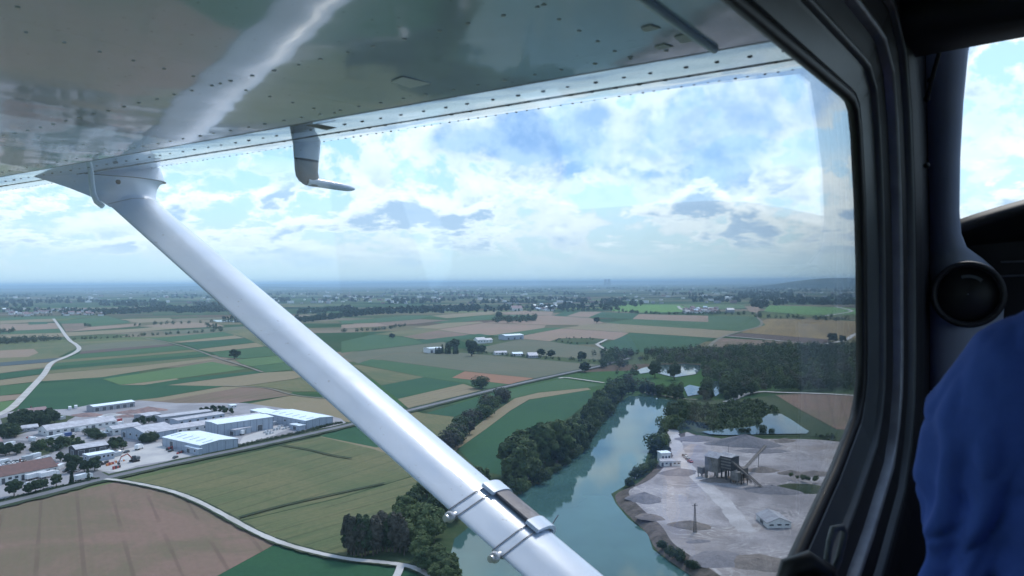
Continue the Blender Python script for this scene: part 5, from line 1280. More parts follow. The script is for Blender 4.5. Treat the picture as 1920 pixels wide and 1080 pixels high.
M_rub2 = pm('black_rubber', (.010, .010, .011), (.016, .016, .017), 20, .5, obj=True)
M_bright = pm('brushed_rail', (.34, .35, .37), (.26, .27, .29), 20, .38, metal=.3, obj=True)
M_liner = pm('padded_liner', (.40, .44, .54), (.33, .37, .46), 5, .8, .15, 220, obj=True)
M_cab = pm('dark_cabin_plastic', (.028, .028, .032), (.020, .020, .024), 6, .55, .1, 160, obj=True)
M_panel = pm('black_panel', (.012, .012, .014), (.018, .018, .02), 6, .6, obj=True)
M_gm = pm('grey_anodised', (.16, .165, .185), (.12, .125, .14), 30, .4, obj=True)
def pane_mat():
    m = bpy.data.materials.new('acrylic_pane'); m.use_nodes = True
    nt = m.node_tree; nt.nodes.clear(); t = NT(nt)
    out = t.n('ShaderNodeOutputMaterial'); tr = t.n('ShaderNodeBsdfTransparent'); gl = t.n('ShaderNodeBsdfGlossy'); df = t.n('ShaderNodeBsdfTranslucent')
    tr.inputs[0].default_value = (.985, .995, 1.0, 1); gl.inputs['Roughness'].default_value = .012
    lw = t.n('ShaderNodeLayerWeight'); lw.inputs[0].default_value = .5
    f = t.m('ADD', .04, t.m('MULTIPLY', t.m('POWER', lw.outputs['Facing'], 5.0), .9))
    P = t.n('ShaderNodeTexCoord').outputs['Object']
    m1 = t.n('ShaderNodeMixShader'); t.put(m1.inputs[0], f); t.put(m1.inputs[1], tr.outputs[0]); t.put(m1.inputs[2], gl.outputs[0])
    df.inputs[0].default_value = (.8, .85, .9, 1)
    sm_ = t.m('MULTIPLY', t.ss(t.noise(t.vm('MULTIPLY', P, (1.5, 1.5, 5)), 5, 6, .7, 1.0), .55, .8), .03)
    m2 = t.n('ShaderNodeMixShader'); t.put(m2.inputs[0], sm_); t.put(m2.inputs[1], m1.outputs[0]); t.put(m2.inputs[2], df.outputs[0])
    t.put(out.inputs[0], m2.outputs[0]); return m
M_pane = pane_mat()
plane = empty('light_aircraft', AC(-.35, .8, -1.3), 'white high wing light aircraft whose strut, wing and cabin frame the view', 'aircraft')
# ---- wing
def AW(L, F, z): return AC(L, F, z + .0035 * L)      # the wing's slight dihedral
prof = [(-.06, .364), (.3, .344), (.8, .330), (1.0, .324), (1.075, .324), (1.08, .324), (1.22, .344), (1.36, .367), (1.48, .389), (1.56, .405), (1.625, .420), (1.668, .452), (1.655, .525), (1.56, .566), (1.3, .60), (.8, .60), (.2, .53), (-.06, .455)]
b = MB(); Ls = [.30 + .22 * i for i in range(26)]
for a, c in ((0, 6), (5, 18)):
    seg = prof[a:c] if a == 0 else prof[5:18]
    b.loft([[AW(L, F, z) for F, z in seg] for L in Ls], False, False)
    if a: b.loft([[AW(L, *prof[-1]), AW(L, *prof[0])] for L in Ls], False, False)
b.add([AW(Ls[-1], F, z) for F, z in prof], [tuple(range(18))]); b.add([AW(Ls[0], F, z) for F, z in prof], [tuple(range(17, -1, -1))])
wing = b.build('wing', M_wing, plane)
wing.data.update()
def under(F):
    for (f0, z0), (f1, z1) in zip(prof[:11], prof[1:12]):
        if f0 <= F <= f1: return z0 + (z1 - z0) * (F - f0) / max(1e-6, f1 - f0)
    return prof[11][1]
def rivet_rows(rows):
    b = MB(); r = random.Random(2)
    for F, sp, rad, l0, l1 in rows:
        L = l0
        while L < l1:
            b.ball(AW(L + r.uniform(-.003, .003), F + r.uniform(-.002, .002), under(F) - .0003), rad * r.uniform(.75, 1.2), 6, 4, 0, 1.25, 1.25, .45); L += sp * r.uniform(.92, 1.08)
    return b
rivet_rows([(1.20, .055,   .0034, .34, 5.2), (1.335, .050, .0042, .34, 5.2), (1.585, .030, .0025, .34, 5.2)]).build('rivet_row', M_rivet, wing)
rv = [(F, .055, .0030, .4, 5.0) for F in (.45, .80, 1.04)]
b = rivet_rows(rv)
for L in (.52, 1.15, 1.9, 2.75, 3.6):
    F = .5
    while F < 1.07: b.ball(AW(L, F, under(F)), .0032, 6, 4, 0, 1, 1, .5); F += .05
b.build('rivet_row', pm('painted_rivet', (.55, .57, .60), (.42, .43, .46), 30, .4, obj=True), wing)
b = MB(); b.loft([[AW(L, F, under(F) - dz) for F, dz in ((1.3315, .0004), (1.333, .0018), (1.336, .0018), (1.3375, .0004))] for L in Ls], False, False); b.build('skin_lap', M_seamd, wing)
b = MB(); b.loft([[AW(L, F, under(F) - dz) for F, dz in ((1.0805, .0004), (1.082, .0012), (1.084, .0012), (1.0855, .0004))] for L in Ls], False, False); b.build('skin_lap', M_seamd, wing)
b = MB(); b.tube([AW(.40, F, under(F) - .002) for F in (.3, .6, .9, 1.0, 1.07)], .006, 6); b.build('root_fairing_edge', M_strut, wing)
for i, (L, F, w, l, rot) in enumerate([(.876, .96, .030, .026, .3), (.438, .938, .010, .012, .2), (.414, 1.0, .018, .015, .8), (.455, 1.017, .010, .012, .3), (1.30, 1.13, .05, .02, 0)]):  # pale pieces put window reflections onto the wing as flat colour
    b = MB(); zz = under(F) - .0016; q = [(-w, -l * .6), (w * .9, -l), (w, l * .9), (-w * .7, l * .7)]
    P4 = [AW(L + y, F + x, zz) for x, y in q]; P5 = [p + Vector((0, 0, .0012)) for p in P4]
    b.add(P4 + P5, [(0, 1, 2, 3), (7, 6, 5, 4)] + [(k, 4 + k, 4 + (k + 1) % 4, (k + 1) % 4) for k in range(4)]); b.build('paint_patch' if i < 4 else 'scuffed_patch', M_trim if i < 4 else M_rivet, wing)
b = MB()
b.loft([[AW(L, F, under(F) - .001) for L in (2.15, 2.45)] for F in (1.50, 1.503)], False, False)
# fuel vent pipe hanging from the wing beside the strut
b = MB(); b.tube([PX(u, v, 2.47) for u, v in ((170, 300), (170, 318), (172, 345), (175, 364), (181, 378), (193, 387))], .0085, 10); b.build('vent_pipe', M_strut, wing)
# ---- strut
SA, SB = Vector((2.70, 1.50, .30)), Vector((.92, 1.49, -.65))
def sect(c, ch, th, n=28, lead=.5):
    """streamline section in aircraft axes, chord along F, thickness across the strut"""
    ax = (SB - SA).normalized(); f = Vector((0, 1, 0)); f = (f - ax * f.dot(ax)).normalized(); nn = ax.cross(f)
    if nn.z < 0: nn = -nn
    out = []
    for i in range(n):
        a = 2 * math.pi * i / n; x = math.cos(a); y = math.sin(a)
        y *= (1 - .38 * (1 - x) / 2 * (1 if x < 1 else 0)) if x > -1 else 0
        p = c + f * (ch * .5 * x) + nn * (th * .5 * y * (1.0 if x > -.2 else (1 + x) / .8 * .55 + .45)); out.append(p)
    return out
A3 = lambda p: AC(p.x, p.y, p.z)
b = MB(); b.loft([[A3(p) for p in sect(SA.lerp(SB, t), .188, .076)] for t in [i / 16 * 1.42 for i in range(17)]], True, True)
strut = b.build('strut', M_strut, plane)
# cuff fairing at the wing
b = MB(); rings = []
for z, fa, fb, th in ((.262, 1.3995, 1.6005, .082), (.285, 1.388, 1.603, .088), (.305, 1.358, 1.607, .098), (.325, 1.305, 1.612, .110), (.345, 1.235, 1.622, .124), (.365, 1.145, 1.640, .140), (.372, 1.085, 1.655, .152), (.378, 1.050, 1.664, .160), (.3835, 1.04, 1.666, .162), (.43, 1.04, 1.666, .162)):
    c = 2.70 + (z - .30) * (1.87 if z < .3 else .6); ring = []
    for i in range(32):
        a = 2 * math.pi * i / 32; x, y = math.cos(a), math.sin(a)
        k = 1.0 if x > 0 else (1 + x) ** (.5 + 1.6 * max(0, (z - .31) / .09)) if x > -1 else 0
        mid = 1.50
        F = mid + (fb - mid) * x if x > 0 else mid + (mid - fa) * x
        ring.append(AC(c + th * .5 * y * max(k, .02) * -1, F, z))
    rings.append(ring)
b.loft(rings, True, True); cuff = b.build('strut_cuff', M_strut, plane)
b = MB(); ring = [r_.lerp(sum(rings[-1], Vector()) / 32, -.02) for r_ in rings[-3]]
b.loft([[p + Vector((0, 0, d)) for p in ring] for d in (-.002, .0005)], True, True); b.build('cuff_flange', M_seamd, cuff)
b = MB(); pr_ = sect(SA.lerp(SB, .03), .200, .082); b.loft([[A3(p) for p in pr_], [A3(p + (SB - SA).normalized() * .003) for p in pr_]], True, False); b.build('joint_line', M_seamd, cuff)
b = MB(); b.ball(AC(2.65, 1.44, .352), .009, 8, 5); b.build('screw', M_rub2, cuff)
# clamp-on bracket: two bands, a dark worn plate on the leading half, white end caps, bolts on the trailing edge
ax = (SB - SA).normalized(); Ln = (SB - SA).length
def tz(u, v):        # parameter along the strut nearest to a pixel
    best = min(range(0, 1400), key=lambda i: (lambda p: (p[0] - u) ** 2 + (p[1] - v) ** 2)(proj(A3(SA.lerp(SB, i / 1000))))); return best / 1000
def proj(p):
    q = CROT.transposed() @ (p - CAM); return (960 + FPX * q.x / -q.z, 540 - FPX * q.y / -q.z)
tA, tB = tz(898, 945), tz(978, 1018)
clampt = empty('step_bracket', (0, 0, 0)); clampt.parent = strut
def shell(t0, t1, x0, x1, off, th, n=10):
    """curved plate lying off the upper face of the strut between chord stations x0..x1"""
    rings = []
    full = 60
    idx = [i for i in range(full // 2 + 1)]
    for t in (t0, t1):
        inn = sect(SA.lerp(SB, t), .196 + 2 * off, .078 + 2 * off, full); ou = sect(SA.lerp(SB, t), .196 + 2 * (off + th), .078 + 2 * (off + th), full)
        ks = [i for i in range(-4, full // 2 + 1) if x0 <= math.cos(2 * math.pi * i / full) <= x1 or i < 0 and x1 >= 1]
        rings.append([A3(inn[k]) for k in ks] + [A3(ou[k]) for k in ks[::-1]])
    b = MB(); b.loft(rings, True, True, 0, False); return b
bpy.data.objects.remove(clampt)
dt = .030 / Ln
M_plate = pm('worn_dark_plate', (.125, .115, .135), (.21, .20, .22), 14, .55, .25, 60, obj=True, lo=.5, hi=.62)
shell(tA + dt * .2, tB - dt * .2, .12, 1.0, .006, .006).build('bracket_plate', M_plate, strut)
for t in (tA, tB):
    cap = shell(t - dt * .62, t + dt * .62, .10, 1.0, .0045, .011).build('bracket_end_cap', M_strut, strut)
    s0 = sect(SA.lerp(SB, t), .196 + .03, .078 + .03, 60)
    for k in (5, 12): bb = MB(); bb.ball(A3(s0[k]), .0045, 8, 4); bb.build('screw', M_rub2, cap)
    for q in (-.42, .42):
        b = MB(); ri = sect(SA.lerp(SB, t + dt * q), .196 + .004, .078 + .004, 40); b.tube([A3(p) for p in ri + ri[:1]], .0013, 5); b.build('clamp_wire', M_gm if q < 0 else M_seamd, strut)
    b = MB(); te = SA.lerp(SB, t) + Vector((0, -.108, -.004)); b.ball(A3(te), .013, 12, 7); b.tube([A3(te + Vector((0, .02, .0))), A3(te - Vector((0, .016, 0)))], .0085, 8); b.build('clamp_bolt', pm('zinc_bolt', (.62, .63, .66), (.5, .5, .53), 60, .3, metal=.5, obj=True), strut)
b = MB(); k = sect(SA.lerp(SB, tB), .235, .10, 60)[1]; b.tube([A3(k), A3(k + Vector((.0, .035, .02)))], .0016, 5); b.build('split_pin', M_gm, strut)
# ---- pitot tube
b = MB(); rings = []
for z, f0, f1, th in ((.424, 1.455, 1.555, .030), (.385, 1.455, 1.550, .030), (.355, 1.457, 1.546, .029), (.352, 1.457, 1.546, .0285)):
    rings.append([AC(1.76 + th * .5 * math.sin(a), (f0 + f1) / 2 + (f1 - f0) * .5 * math.cos(a), z) for a in [2 * math.pi * i / 16 for i in range(16)]])
b.loft(rings[::-1], True, True); pit = b.build('pitot_mast', M_strut, plane)
b = MB(); rings = []
for z, f0, f1, th in ((.352, 1.458, 1.545, .0275), (.32, 1.460, 1.542, .027), (.302, 1.464, 1.546, .027), (.290, 1.474, 1.556, .025), (.281, 1.490, 1.56, .019), (.2775, 1.508, 1.56, .010)):
    rings.append([AC(1.76 + th * .5 * math.sin(a), (f0 + f1) / 2 + (f1 - f0) * .5 * math.cos(a), z) for a in [2 * math.pi * i / 16 for i in range(16)]])
b.loft(rings[::-1], True, True); b.build('mast_boot', M_gm, pit)
b = MB(); b.tube([AC(1.76, F, .2915 - (F - 1.5) * .035) for F in (1.50, 1.56, 1.62, 1.655, 1.672, 1.684)], [.0135, .0130, .0120, .0105, .0075, .004], 12); b.build('pitot_tube', M_strut, pit)

# ---- side window: opening outline in (F, z), stepped moulding round it, pane
WL = .28
raw = [(-.40, .285), (1.30, .285), (1.335, .283), (1.356, .272), (1.374, .235), (1.398, .13), (1.410, .03), (1.413, -.13), (1.408, -.165), (1.392, -.195), (1.363, -.224), (1.219, -.282), (1.00, -.351), (.62, -.455), (-.40, -.60)]
def nrm2(pts):
    n = len(pts); o = []
    for i in range(n):
        a, c = Vector(pts[i - 1]), Vector(pts[(i + 1) % n]); p = Vector(pts[i])
        e1, e2 = (p - a).normalized(), (c - p).normalized(); n1, n2 = Vector((-e1.y, e1.x)), Vector((-e2.y, e2.x)); m_ = (n1 + n2).normalized(); o.append(m_ / max(.5, m_.dot(n1)))
    return o
nr = nrm2(raw)
if nr[1].y < 0: nr = [-q for q in nr]
def ringW(d, h): return [AC(WL - h, p[0] + q.x * d, p[1] + q.y * d) for p, q in zip(raw, nr)]
def band(name, prof, mat, sm=True):
    b = MB(); b.loft([ringW(d, h) for d, h in prof], True, False, 0, sm); return b.build(name, mat, plane)
band('window_seal', [(.010, -.007), (.0, -.006), (-.004, 0), (-.005, .008), (.003, .012), (.010, .010), (.012, .004)], M_rub2)
band('window_frame', [(.008, .006), (.012, .0115), (.046, .020), (.052, .022)], M_frame, False)
band('frame_ridge', [(.050, .018), (.0515, .028), (.055, .0315), (.059, .030), (.062, .022)], M_frame)
band('frame_inner_band', [(.060, .021), (.066, .026), (.092, .036), (.096, .034)], M_cab, False)
band('frame_rail', [(.093, .030), (.0945, .047), (.098, .052), (.102, .051), (.1045, .044), (.105, .034)], M_bright)
band('frame_outer_band', [(.103, .036), (.112, .040), (.142, .052), (.150, .052)], M_cab, False)
band('frame_rail', [(.147, .045), (.149, .060), (.153, .064), (.157, .062), (.160, .05)], M_frame)
# side wall beyond the moulding
def rect(p, q):
    F, z = p[0] + q.x * .2, p[1] + q.y * .2
    c = Vector((.55, -.1)); d = Vector((F, z)) - c
    k = min((2.12 - c.x) / d.x if d.x > 0 else (-.85 - c.x) / d.x if d.x < 0 else 9, (.53 - c.y) / d.y if d.y > 0 else (-1.12 - c.y) / d.y if d.y < 0 else 9)
    return c + d * max(k, 1)
b = MB(); outer = [rect(p, q) for p, q in zip(raw, nr)]
b.loft([ringW(.158, .048), ringW(.18, .062), ringW(.2, .068), [AC(.212, p.x, p.y) for p in outer]], True, False, 0, False)
b.loft([ringW(.010, -.007), [AC(.318, p.x, p.y) for p in outer]], True, False, 1, False)
b.loft([[AC(.212, p.x, p.y) for p in outer], [AC(.318, p.x, p.y) for p in outer]], True, False, 1, False)
b.build('cabin_wall', [M_cab, M_strut], plane)
b = MB(); pts = ringW(.006, -.003); pts2 = ringW(.006, -.006)
n = len(pts); b.add(pts + pts2, [tuple(range(n)), tuple(range(2 * n - 1, n - 1, -1))]); b.build('window_pane', M_pane, plane)
# latch and hinge of the opening window
b = MB(); lk = [PX(u, v, .93) for u, v in ((1490, 1100), (1478, 1060), (1500, 1042), (1540, 1050), (1560, 1085), (1560, 1120))]
b.tube([PX(1470, 1110, .93), PX(1484, 1066, .93), PX(1515, 1056, .93), PX(1548, 1075, .93), PX(1560, 1120, .93)], [.013, .015, .015, .014, .012], 10); b.build('latch_knob', M_rub2, plane)
b = MB(); b.tube([PX(1548, 1068, .95), PX(1556, 1015, .96), PX(1562, 992, .97), PX(1580, 988, .97), PX(1584, 1000, .97), PX(1572, 1050, .96), PX(1560, 1075, .95)], .0045, 8); b.build('latch_bracket', M_frame, plane)
# ---- windscreen post with its padding, vent, glareshield, visor, panel
b = MB(); rings = []
for v, ul, ur, dd, th in ((-60, 1775, 1850, 1.42, .05), (0, 1757, 1828, 1.44, .05), (60, 1744, 1812, 1.46, .05), (110, 1737, 1803, 1.48, .05), (200, 1733, 1794, 1.50, .05), (300, 1732, 1788, 1.52, .05), (400, 1736, 1786, 1.53, .05), (440, 1740, 1789, 1.53, .05), (465, 1742, 1800, 1.53, .05), (485, 1742, 1832, 1.53, .05), (505, 1742, 1856, 1.52, .05), (530, 1742, 1871, 1.52, .05), (560, 1742, 1876, 1.52, .05), (620, 1742, 1872, 1.52, .05), (700, 1742, 1860, 1.52, .05), (1200, 1742, 1880, 1.52, .05)):
    c = PX((ul + ur) / 2, v, dd); hw = (ur - ul) / 2 * dd / FPX; rx = (CROT @ Vector((1, 0, 0))).normalized(); rz = Vector((0, 1, 0))
    rings.append([c + rx * hw * math.copysign(abs(math.cos(a)) ** .8, math.cos(a)) - rz * th * math.sin(a) for a in [2 * math.pi * i / 24 for i in range(24)]])
b.loft(rings[::-1], True, True); b.build('windscreen_post', M_liner, plane)
b = MB()
for v in (150, 186, 310): b.ball(PX(1738 + (v == 150) * 6, v, 1.453), .0055, 8, 5)
b.build('liner_screw', M_rub2, plane)
b = MB(); b.tube([PX(1738, 186, 1.45), PX(1752, 130, 1.42), PX(1772, 60, 1.40), PX(1800, -40, 1.37)], .004, 6); b.build('wiring_strip', M_rub2, plane)
c = PX(1815, 552, 1.44); axv = (CAM - c).normalized(); r1 = axv.cross(Vector((0, 0, 1))).normalized(); r2 = axv.cross(r1)
def disc(rad, off): return [c + axv * off + (r1 * math.cos(2 * math.pi * i / 40) + r2 * math.sin(2 * math.pi * i / 40)) * rad for i in range(40)]
b = MB(); b.loft([disc(.061, -.03), disc(.061, .006), disc(.058, .010), disc(.054, .010), disc(.050, .004), disc(.050, -.01)], True, False); vent = b.build('air_vent', M_cab, plane)
b = MB(); b.loft([disc(.050, -.012), disc(.030, -.002), disc(.012, .004), disc(.001, .005)], True, False); b.build('vent_nozzle', M_rub2, vent)
b = MB(); b.loft([[c + axv * .006 + (r1 * math.cos(a) + r2 * math.sin(a)) * r_ for r_ in (.030, .036)] for a in [-2.3 + i * .07 for i in range(16)]], False, False); b.build('nozzle_highlight_ring', M_frame, vent)
def hump(L): return .095 + .105 * max(0, min(1, (.24 - L) / .34)) ** .7
b = MB(); rings = []
for i in range(26):
    L = .235 - i * .045
    z = hump(L); rings.append([AC(L, F, zz) for F, zz in ((2.30, z - .10), (2.30, z - .03), (2.12, z + .002), (1.95, z), (1.80, z - .010), (1.745, z - .022), (1.735, z - .034), (1.745, z - .045), (1.80, z - .05), (1.82, z - .10))])
b.loft(rings, True, True); b.build('glareshield', M_panel, plane)
b = MB(); q = [AC(.22, 1.80, .06), AC(-.9, 1.80, .15), AC(-.9, 1.74, -.55), AC(.22, 1.74, -.55)]; q2 = [p + (AC(0, .05, 0) - AC(0, 0, 0)) for p in q]
b.add(q + q2, [(0, 1, 2, 3), (7, 6, 5, 4), (0, 4, 5, 1), (1, 5, 6, 2), (2, 6, 7, 3), (3, 7, 4, 0)]); pnl = b.build('instrument_panel', M_panel, plane)
for k, zz in enumerate((.032, .005)):
    b = MB(); b.tube([AC(.10, 1.785, zz), AC(-.14, 1.785, zz + .004)], .0022, 6); b.build('panel_trim_strip', M_gm, pnl)
for L, zz in ((-.05, -.06), (-.16, -.06), (-.27, -.06), (-.05, -.18), (-.16, -.18), (-.27, -.18)):
    b = MB(); cc = AC(L, 1.765, zz); f = AC(0, 1, 0) - AC(0, 0, 0); s = AC(1, 0, 0) - AC(0, 0, 0)
    b.loft([[cc - f * o + (s * math.cos(a) + Vector((0, 0, 1)) * math.sin(a)) * r_ for a in [2 * math.pi * i / 24 for i in range(24)]] for r_, o in ((.046, -.02), (.046, .004), (.040, .004), (.039, -.004), (.001, -.004))], True, False); b.build('instrument_dial', M_cab, pnl)
b = MB(); b.tube([AC(-.12, 1.76, -.28), AC(-.12, 1.56, -.27)], .012, 10); b.tube([AC(-.12 + .12 * math.cos(a), 1.55, -.27 + .09 * math.sin(a)) for a in [math.pi * (.9 + 1.2 * i / 16) for i in range(17)]], .011, 10); b.build('control_yoke', M_rub2, plane)
b = MB(); rings = []
for i in range(9):
    L = .235 - i * .07; rings.append([AC(L, F, z) for F, z in ((1.40, .455), (1.47, .405), (1.54, .388 + .02 * (i / 8)), (1.565, .395 + .02 * (i / 8)), (1.56, .42), (1.48, .47))])
b.loft(rings, True, True); b.build('sun_visor', M_cab, plane)
def slab(name, pts, th, mat):
    P = [AC(*p) for p in pts]; nn = (P[1] - P[0]).cross(P[2] - P[0]).normalized() * th
    n = len(P); b = MB(); b.add(P + [p + nn for p in P], [tuple(range(n)), tuple(range(2 * n - 1, n - 1, -1))] + [(i, n + i, n + (i + 1) % n, (i + 1) % n) for i in range(n)]); return b.build(name, mat, plane)
slab('headliner', [(.22, -.9, .50), (.22, 1.58, .485), (-.95, 1.58, .485), (-.95, -.9, .50)], .03, M_frame)
slab('cabin_floor', [(.22, -.9, -1.12), (-.95, -.9, -1.12), (-.95, 2.1, -1.12), (.22, 2.1, -1.12)], .03, M_cab)
slab('rear_bulkhead', [(.22, -.88, -1.1), (.22, -.88, .5), (-.95, -.88, .5), (-.95, -.88, -1.1)], .03, M_cab)
slab('firewall', [(.22, 2.1, -1.1), (-.95, 2.1, -1.1), (-.95, 2.1, .02), (.22, 2.1, .02)], .03, M_cab)
for nm, q in (('lower', [(-.95, -.9, -1.1), (-.95, -.9, -.25), (-.95, 2.1, -.05), (-.95, 2.1, -1.1)]), ('upper', [(-.95, -.9, .30), (-.95, -.9, .5), (-.95, 1.6, .49), (-.95, 1.55, .30)]), ('post', [(-.95, .42, -.25), (-.95, .42, .3), (-.95, .54, .3), (-.95, .54, -.25)]), ('fpost', [(-.95, 1.42, -.15), (-.95, 1.36, .31), (-.95, 1.56, .31), (-.95, 1.75, -.08)]), ('rear', [(-.95, -.9, -.25), (-.95, -.9, .3), (-.95, -.55, .3), (-.95, -.55, -.25)])):
    slab('cabin_wall', q, .03, M_cab)
b = MB(); b.add([AC(-.94, -.55, -.25), AC(-.94, 1.6, -.15), AC(-.94, 1.5, .31), AC(-.94, -.55, .31)], [(0, 1, 2, 3)]); b.build('window_pane', M_pane, plane)
b = MB(); rows = []
for i in range(12):
    L = .225 - i * .106; bow = .10 * math.sin(math.pi * i / 11); rows.append([AC(L, 2.28 + bow, hump(L) - .06), AC(L, 1.95 + bow * .7, .30), AC(L, 1.58, .49)])
b.loft(rows, False, False); b.build('windscreen', M_pane, plane)
# engine cowling and nose seen through the windscreen
b = MB(); rings = []
for F, w, h, zc in ((2.28, .56, .30, -.14), (2.6, .55, .31, -.13), (3.0, .52, .30, -.13), (3.25, .44, .26, -.14), (3.33, .30, .18, -.15)):
    rings.append([AC(-.36 + w * math.copysign(abs(math.cos(a)) ** .55, math.cos(a)), F, zc + h * math.copysign(abs(math.sin(a)) ** .65, math.sin(a))) for a in [2 * math.pi * i / 36 for i in range(36)]])
b.loft(rings, True, True); b.build('engine_cowling', M_strut, plane)
b = MB(); hub = AC(-.36, 3.45, -.12)
f = AC(0, 1, 0) - AC(0, 0, 0); s = AC(1, 0, 0) - AC(0, 0, 0)
for sg in (1, -1):
    dirn = (s * .93 + Vector((0, 0, .37))) * sg; pv_ = dirn.cross(f).normalized()
    b.loft([[hub + dirn * r_ + (pv_ * math.cos(a) + f * .35 * math.cos(a)) * w + (f - pv_ * .35) * math.sin(a) * t_ for a in [2 * math.pi * i / 12 for i in range(12)]] for r_, w, t_ in ((.05, .03, .03), (.2, .06, .022), (.5, .068, .014), (.8, .055, .009), (.95, .03, .005))], True, True)
b.build('propeller', M_gm, plane)
b = MB(); b.loft([[hub + f * o + (s * math.cos(a) + Vector((0, 0, 1)) * math.sin(a)) * r_ for a in [2 * math.pi * i / 20 for i in range(20)]] for o, r_ in ((-.12, .13), (0, .125), (.1, .09), (.18, .03))], True, True); b.build('spinner', M_strut, plane)
# fuselage below and behind the door
b = MB(); rings = []
for F, z0, z1, w in ((2.10, -1.14, .0, 1.18), (.9, -1.16, -.02, 1.20), (-.9, -1.1, .0, 1.18), (-2.6, -.65, .25, .7), (-4.4, -.15, .28, .25)):
    rings.append([AC(-.365 + sx * w / 2 * (1.0), F, z) for sx, z in ((1, z0 + .12), (.8, z0), (-.8, z0), (-1, z0 + .12))])
b.loft(rings, False, False); b.build('belly_skin', M_strut, plane)
# pilot's seat
b = MB(); rings = []
for z, d, w in ((-.62, .0, .24), (-.45, -.01, .25), (-.34, -.02, .245), (-.29, -.03, .22), (-.27, -.035, .15)):
    rings.append([AC(-.14 + w * math.copysign(abs(math.cos(a)) ** .5, math.cos(a)), .80 + d + .055 * math.copysign(abs(math.sin(a)) ** .5, math.sin(a)), z) for a in [2 * math.pi * i / 24 for i in range(24)]])
b.loft(rings, True, True); b.build('seat_backrest', M_panel, plane)
b = MB(); b.loft([[AC(-.14 + w * math.copysign(abs(math.cos(a)) ** .5, math.cos(a)), 1.02 + .27 * math.copysign(abs(math.sin(a)) ** .5, math.sin(a)), z) for a in [2 * math.pi * i / 24 for i in range(24)]] for z, w in ((-.78, .22), (-.76, .25), (-.69, .25), (-.665, .23))], True, True); b.build('seat_cushion', M_panel, plane)
b = MB(); 
for L in (-.34, .06): b.tube([AC(L, .8, -.70), AC(L, .8, -1.1)], .02, 8); b.tube([AC(L, 1.2, -.74), AC(L, 1.2, -1.1)], .02, 8)
b.build('seat_frame', M_gm, plane)

# ================================================================== THE PILOT
import mathutils.noise as mno
PC = -.13
pilot = empty('person', AC(PC, 1.0, -.665), 'pilot in a long sleeved blue shirt, seen from behind at the right edge', 'person')
def ev(o):
    dg = bpy.context.evaluated_depsgraph_get(); me = bpy.data.meshes.new_from_object(o.evaluated_get(dg)); return me
def limb(b, pts, n=20):
    """closed tapering body section through (L,F,z,rx,rf)"""
    P = [Vector(p[:3]) for p in pts]; rings = []
    for i, p in enumerate(P):
        t = (P[min(i + 1, len(P) - 1)] - P[max(i - 1, 0)]).normalized(); a = Vector((1, 0, 0)); a = (a - t * a.dot(t)).normalized() if abs(t.x) < .95 else Vector((0, 1, 0)); c = t.cross(a)
        rings.append([A3(p + a * pts[i][3] * math.cos(2 * math.pi * k / n) + c * pts[i][4] * math.sin(2 * math.pi * k / n)) for k in range(n)])
    b.loft(rings, True, True)
def remesh(name, b, vox, sm, folds, mat, parent):
    o = b.build(name, mat, None); md = o.modifiers.new('r', 'REMESH'); md.mode = 'VOXEL'; md.voxel_size = vox; md.use_smooth_shade = True
    s = o.modifiers.new('s', 'SMOOTH'); s.factor = .5; s.iterations = sm
    bpy.context.view_layer.update(); me = ev(o); M_ = o.matrix_basis.copy(); bpy.data.objects.remove(o)
    me.transform(M_)
    if folds:
        ns = [v.normal.copy() for v in me.vertices]
        for v, n_ in zip(me.vertices, ns): v.co += n_ * folds(v.co, n_)
    me.transform(Matrix.Translation(-parent.location)); me.materials.clear(); me.materials.append(mat)
    for p in me.polygons: p.use_smooth = True
    o = bpy.data.objects.new(name, me); COL.objects.link(o); o.parent = parent; return o
def arm(b, s, r=1.0):
    q = lambda L: PC + s * (L - PC)
    limb(b, [(q(-.08), .94, -.06, .05 * r, .07 * r), (q(-.03), .94, -.078, .072 * r, .078 * r), (q(.012), .94, -.110, .084 * r, .086 * r), (q(.042), .942, -.155, .084 * r, .088 * r), (q(.060), .955, -.235, .072 * r, .078 * r), (q(.076), .985, -.33, .060 * r, .064 * r), (q(.078), 1.02, -.405, .054 * r, .058 * r), (q(.07), 1.07, -.43, .054 * r, .054 * r), (q(.03), 1.2, -.39, .050 * r, .050 * r), (q(.0), 1.34, -.33, .043 * r, .043 * r), (q(-.01), 1.44, -.295, .038 * r, .038 * r)])
b = MB()
limb(b, [(PC, .93, -.64, .165, .115), (PC, .925, -.52, .165, .118), (PC, .93, -.38, .172, .125), (PC, .935, -.25, .185, .125), (PC, .94, -.15, .185, .112), (PC, .94, -.08, .150, .095), (PC, .945, -.03, .10, .08), (PC, .95, .005, .070, .070), (PC, .955, .03, .060, .062)])
arm(b, 1); arm(b, -1)
def folds(p, n_):
    L, F, z = to_ac(p); f = 0
    arm_ = max(0, min(1, (abs(L - PC) - .13) / .05))
    lo = max(0, min(1, (-.10 - z) / .12))
    w = mno.noise(p * 6) * 2.0
    f += .0065 * arm_ * lo * math.sin(L * 130 + F * 38 + w * 2.2 + z * 16)
    f += .004 * lo * mno.noise(Vector((L * 16, F * 12, z * 7)))
    near = math.exp(-(((z + .34) / .10) ** 2))
    f += .006 * near * arm_ * math.sin((z * 75 + F * 42) + w * 3)
    f += .003 * mno.noise(p * 20)
    rd = 1 - abs(mno.noise(Vector((L * 22 + z * 9, F * 20, z * 13 - L * 6)) + Vector((w, w, 0)) * .4)) * 2.4       # sharp creases
    f -= .007 * max(0, rd) ** 3 * (.25 + .75 * lo)
    seam = L - PC - .135 + (z + .12) * .35                                             # armhole seam
    f += .0028 * math.exp(-(seam / .004) ** 2) - .0022 * math.exp(-((seam - .008) / .004) ** 2)
    return f
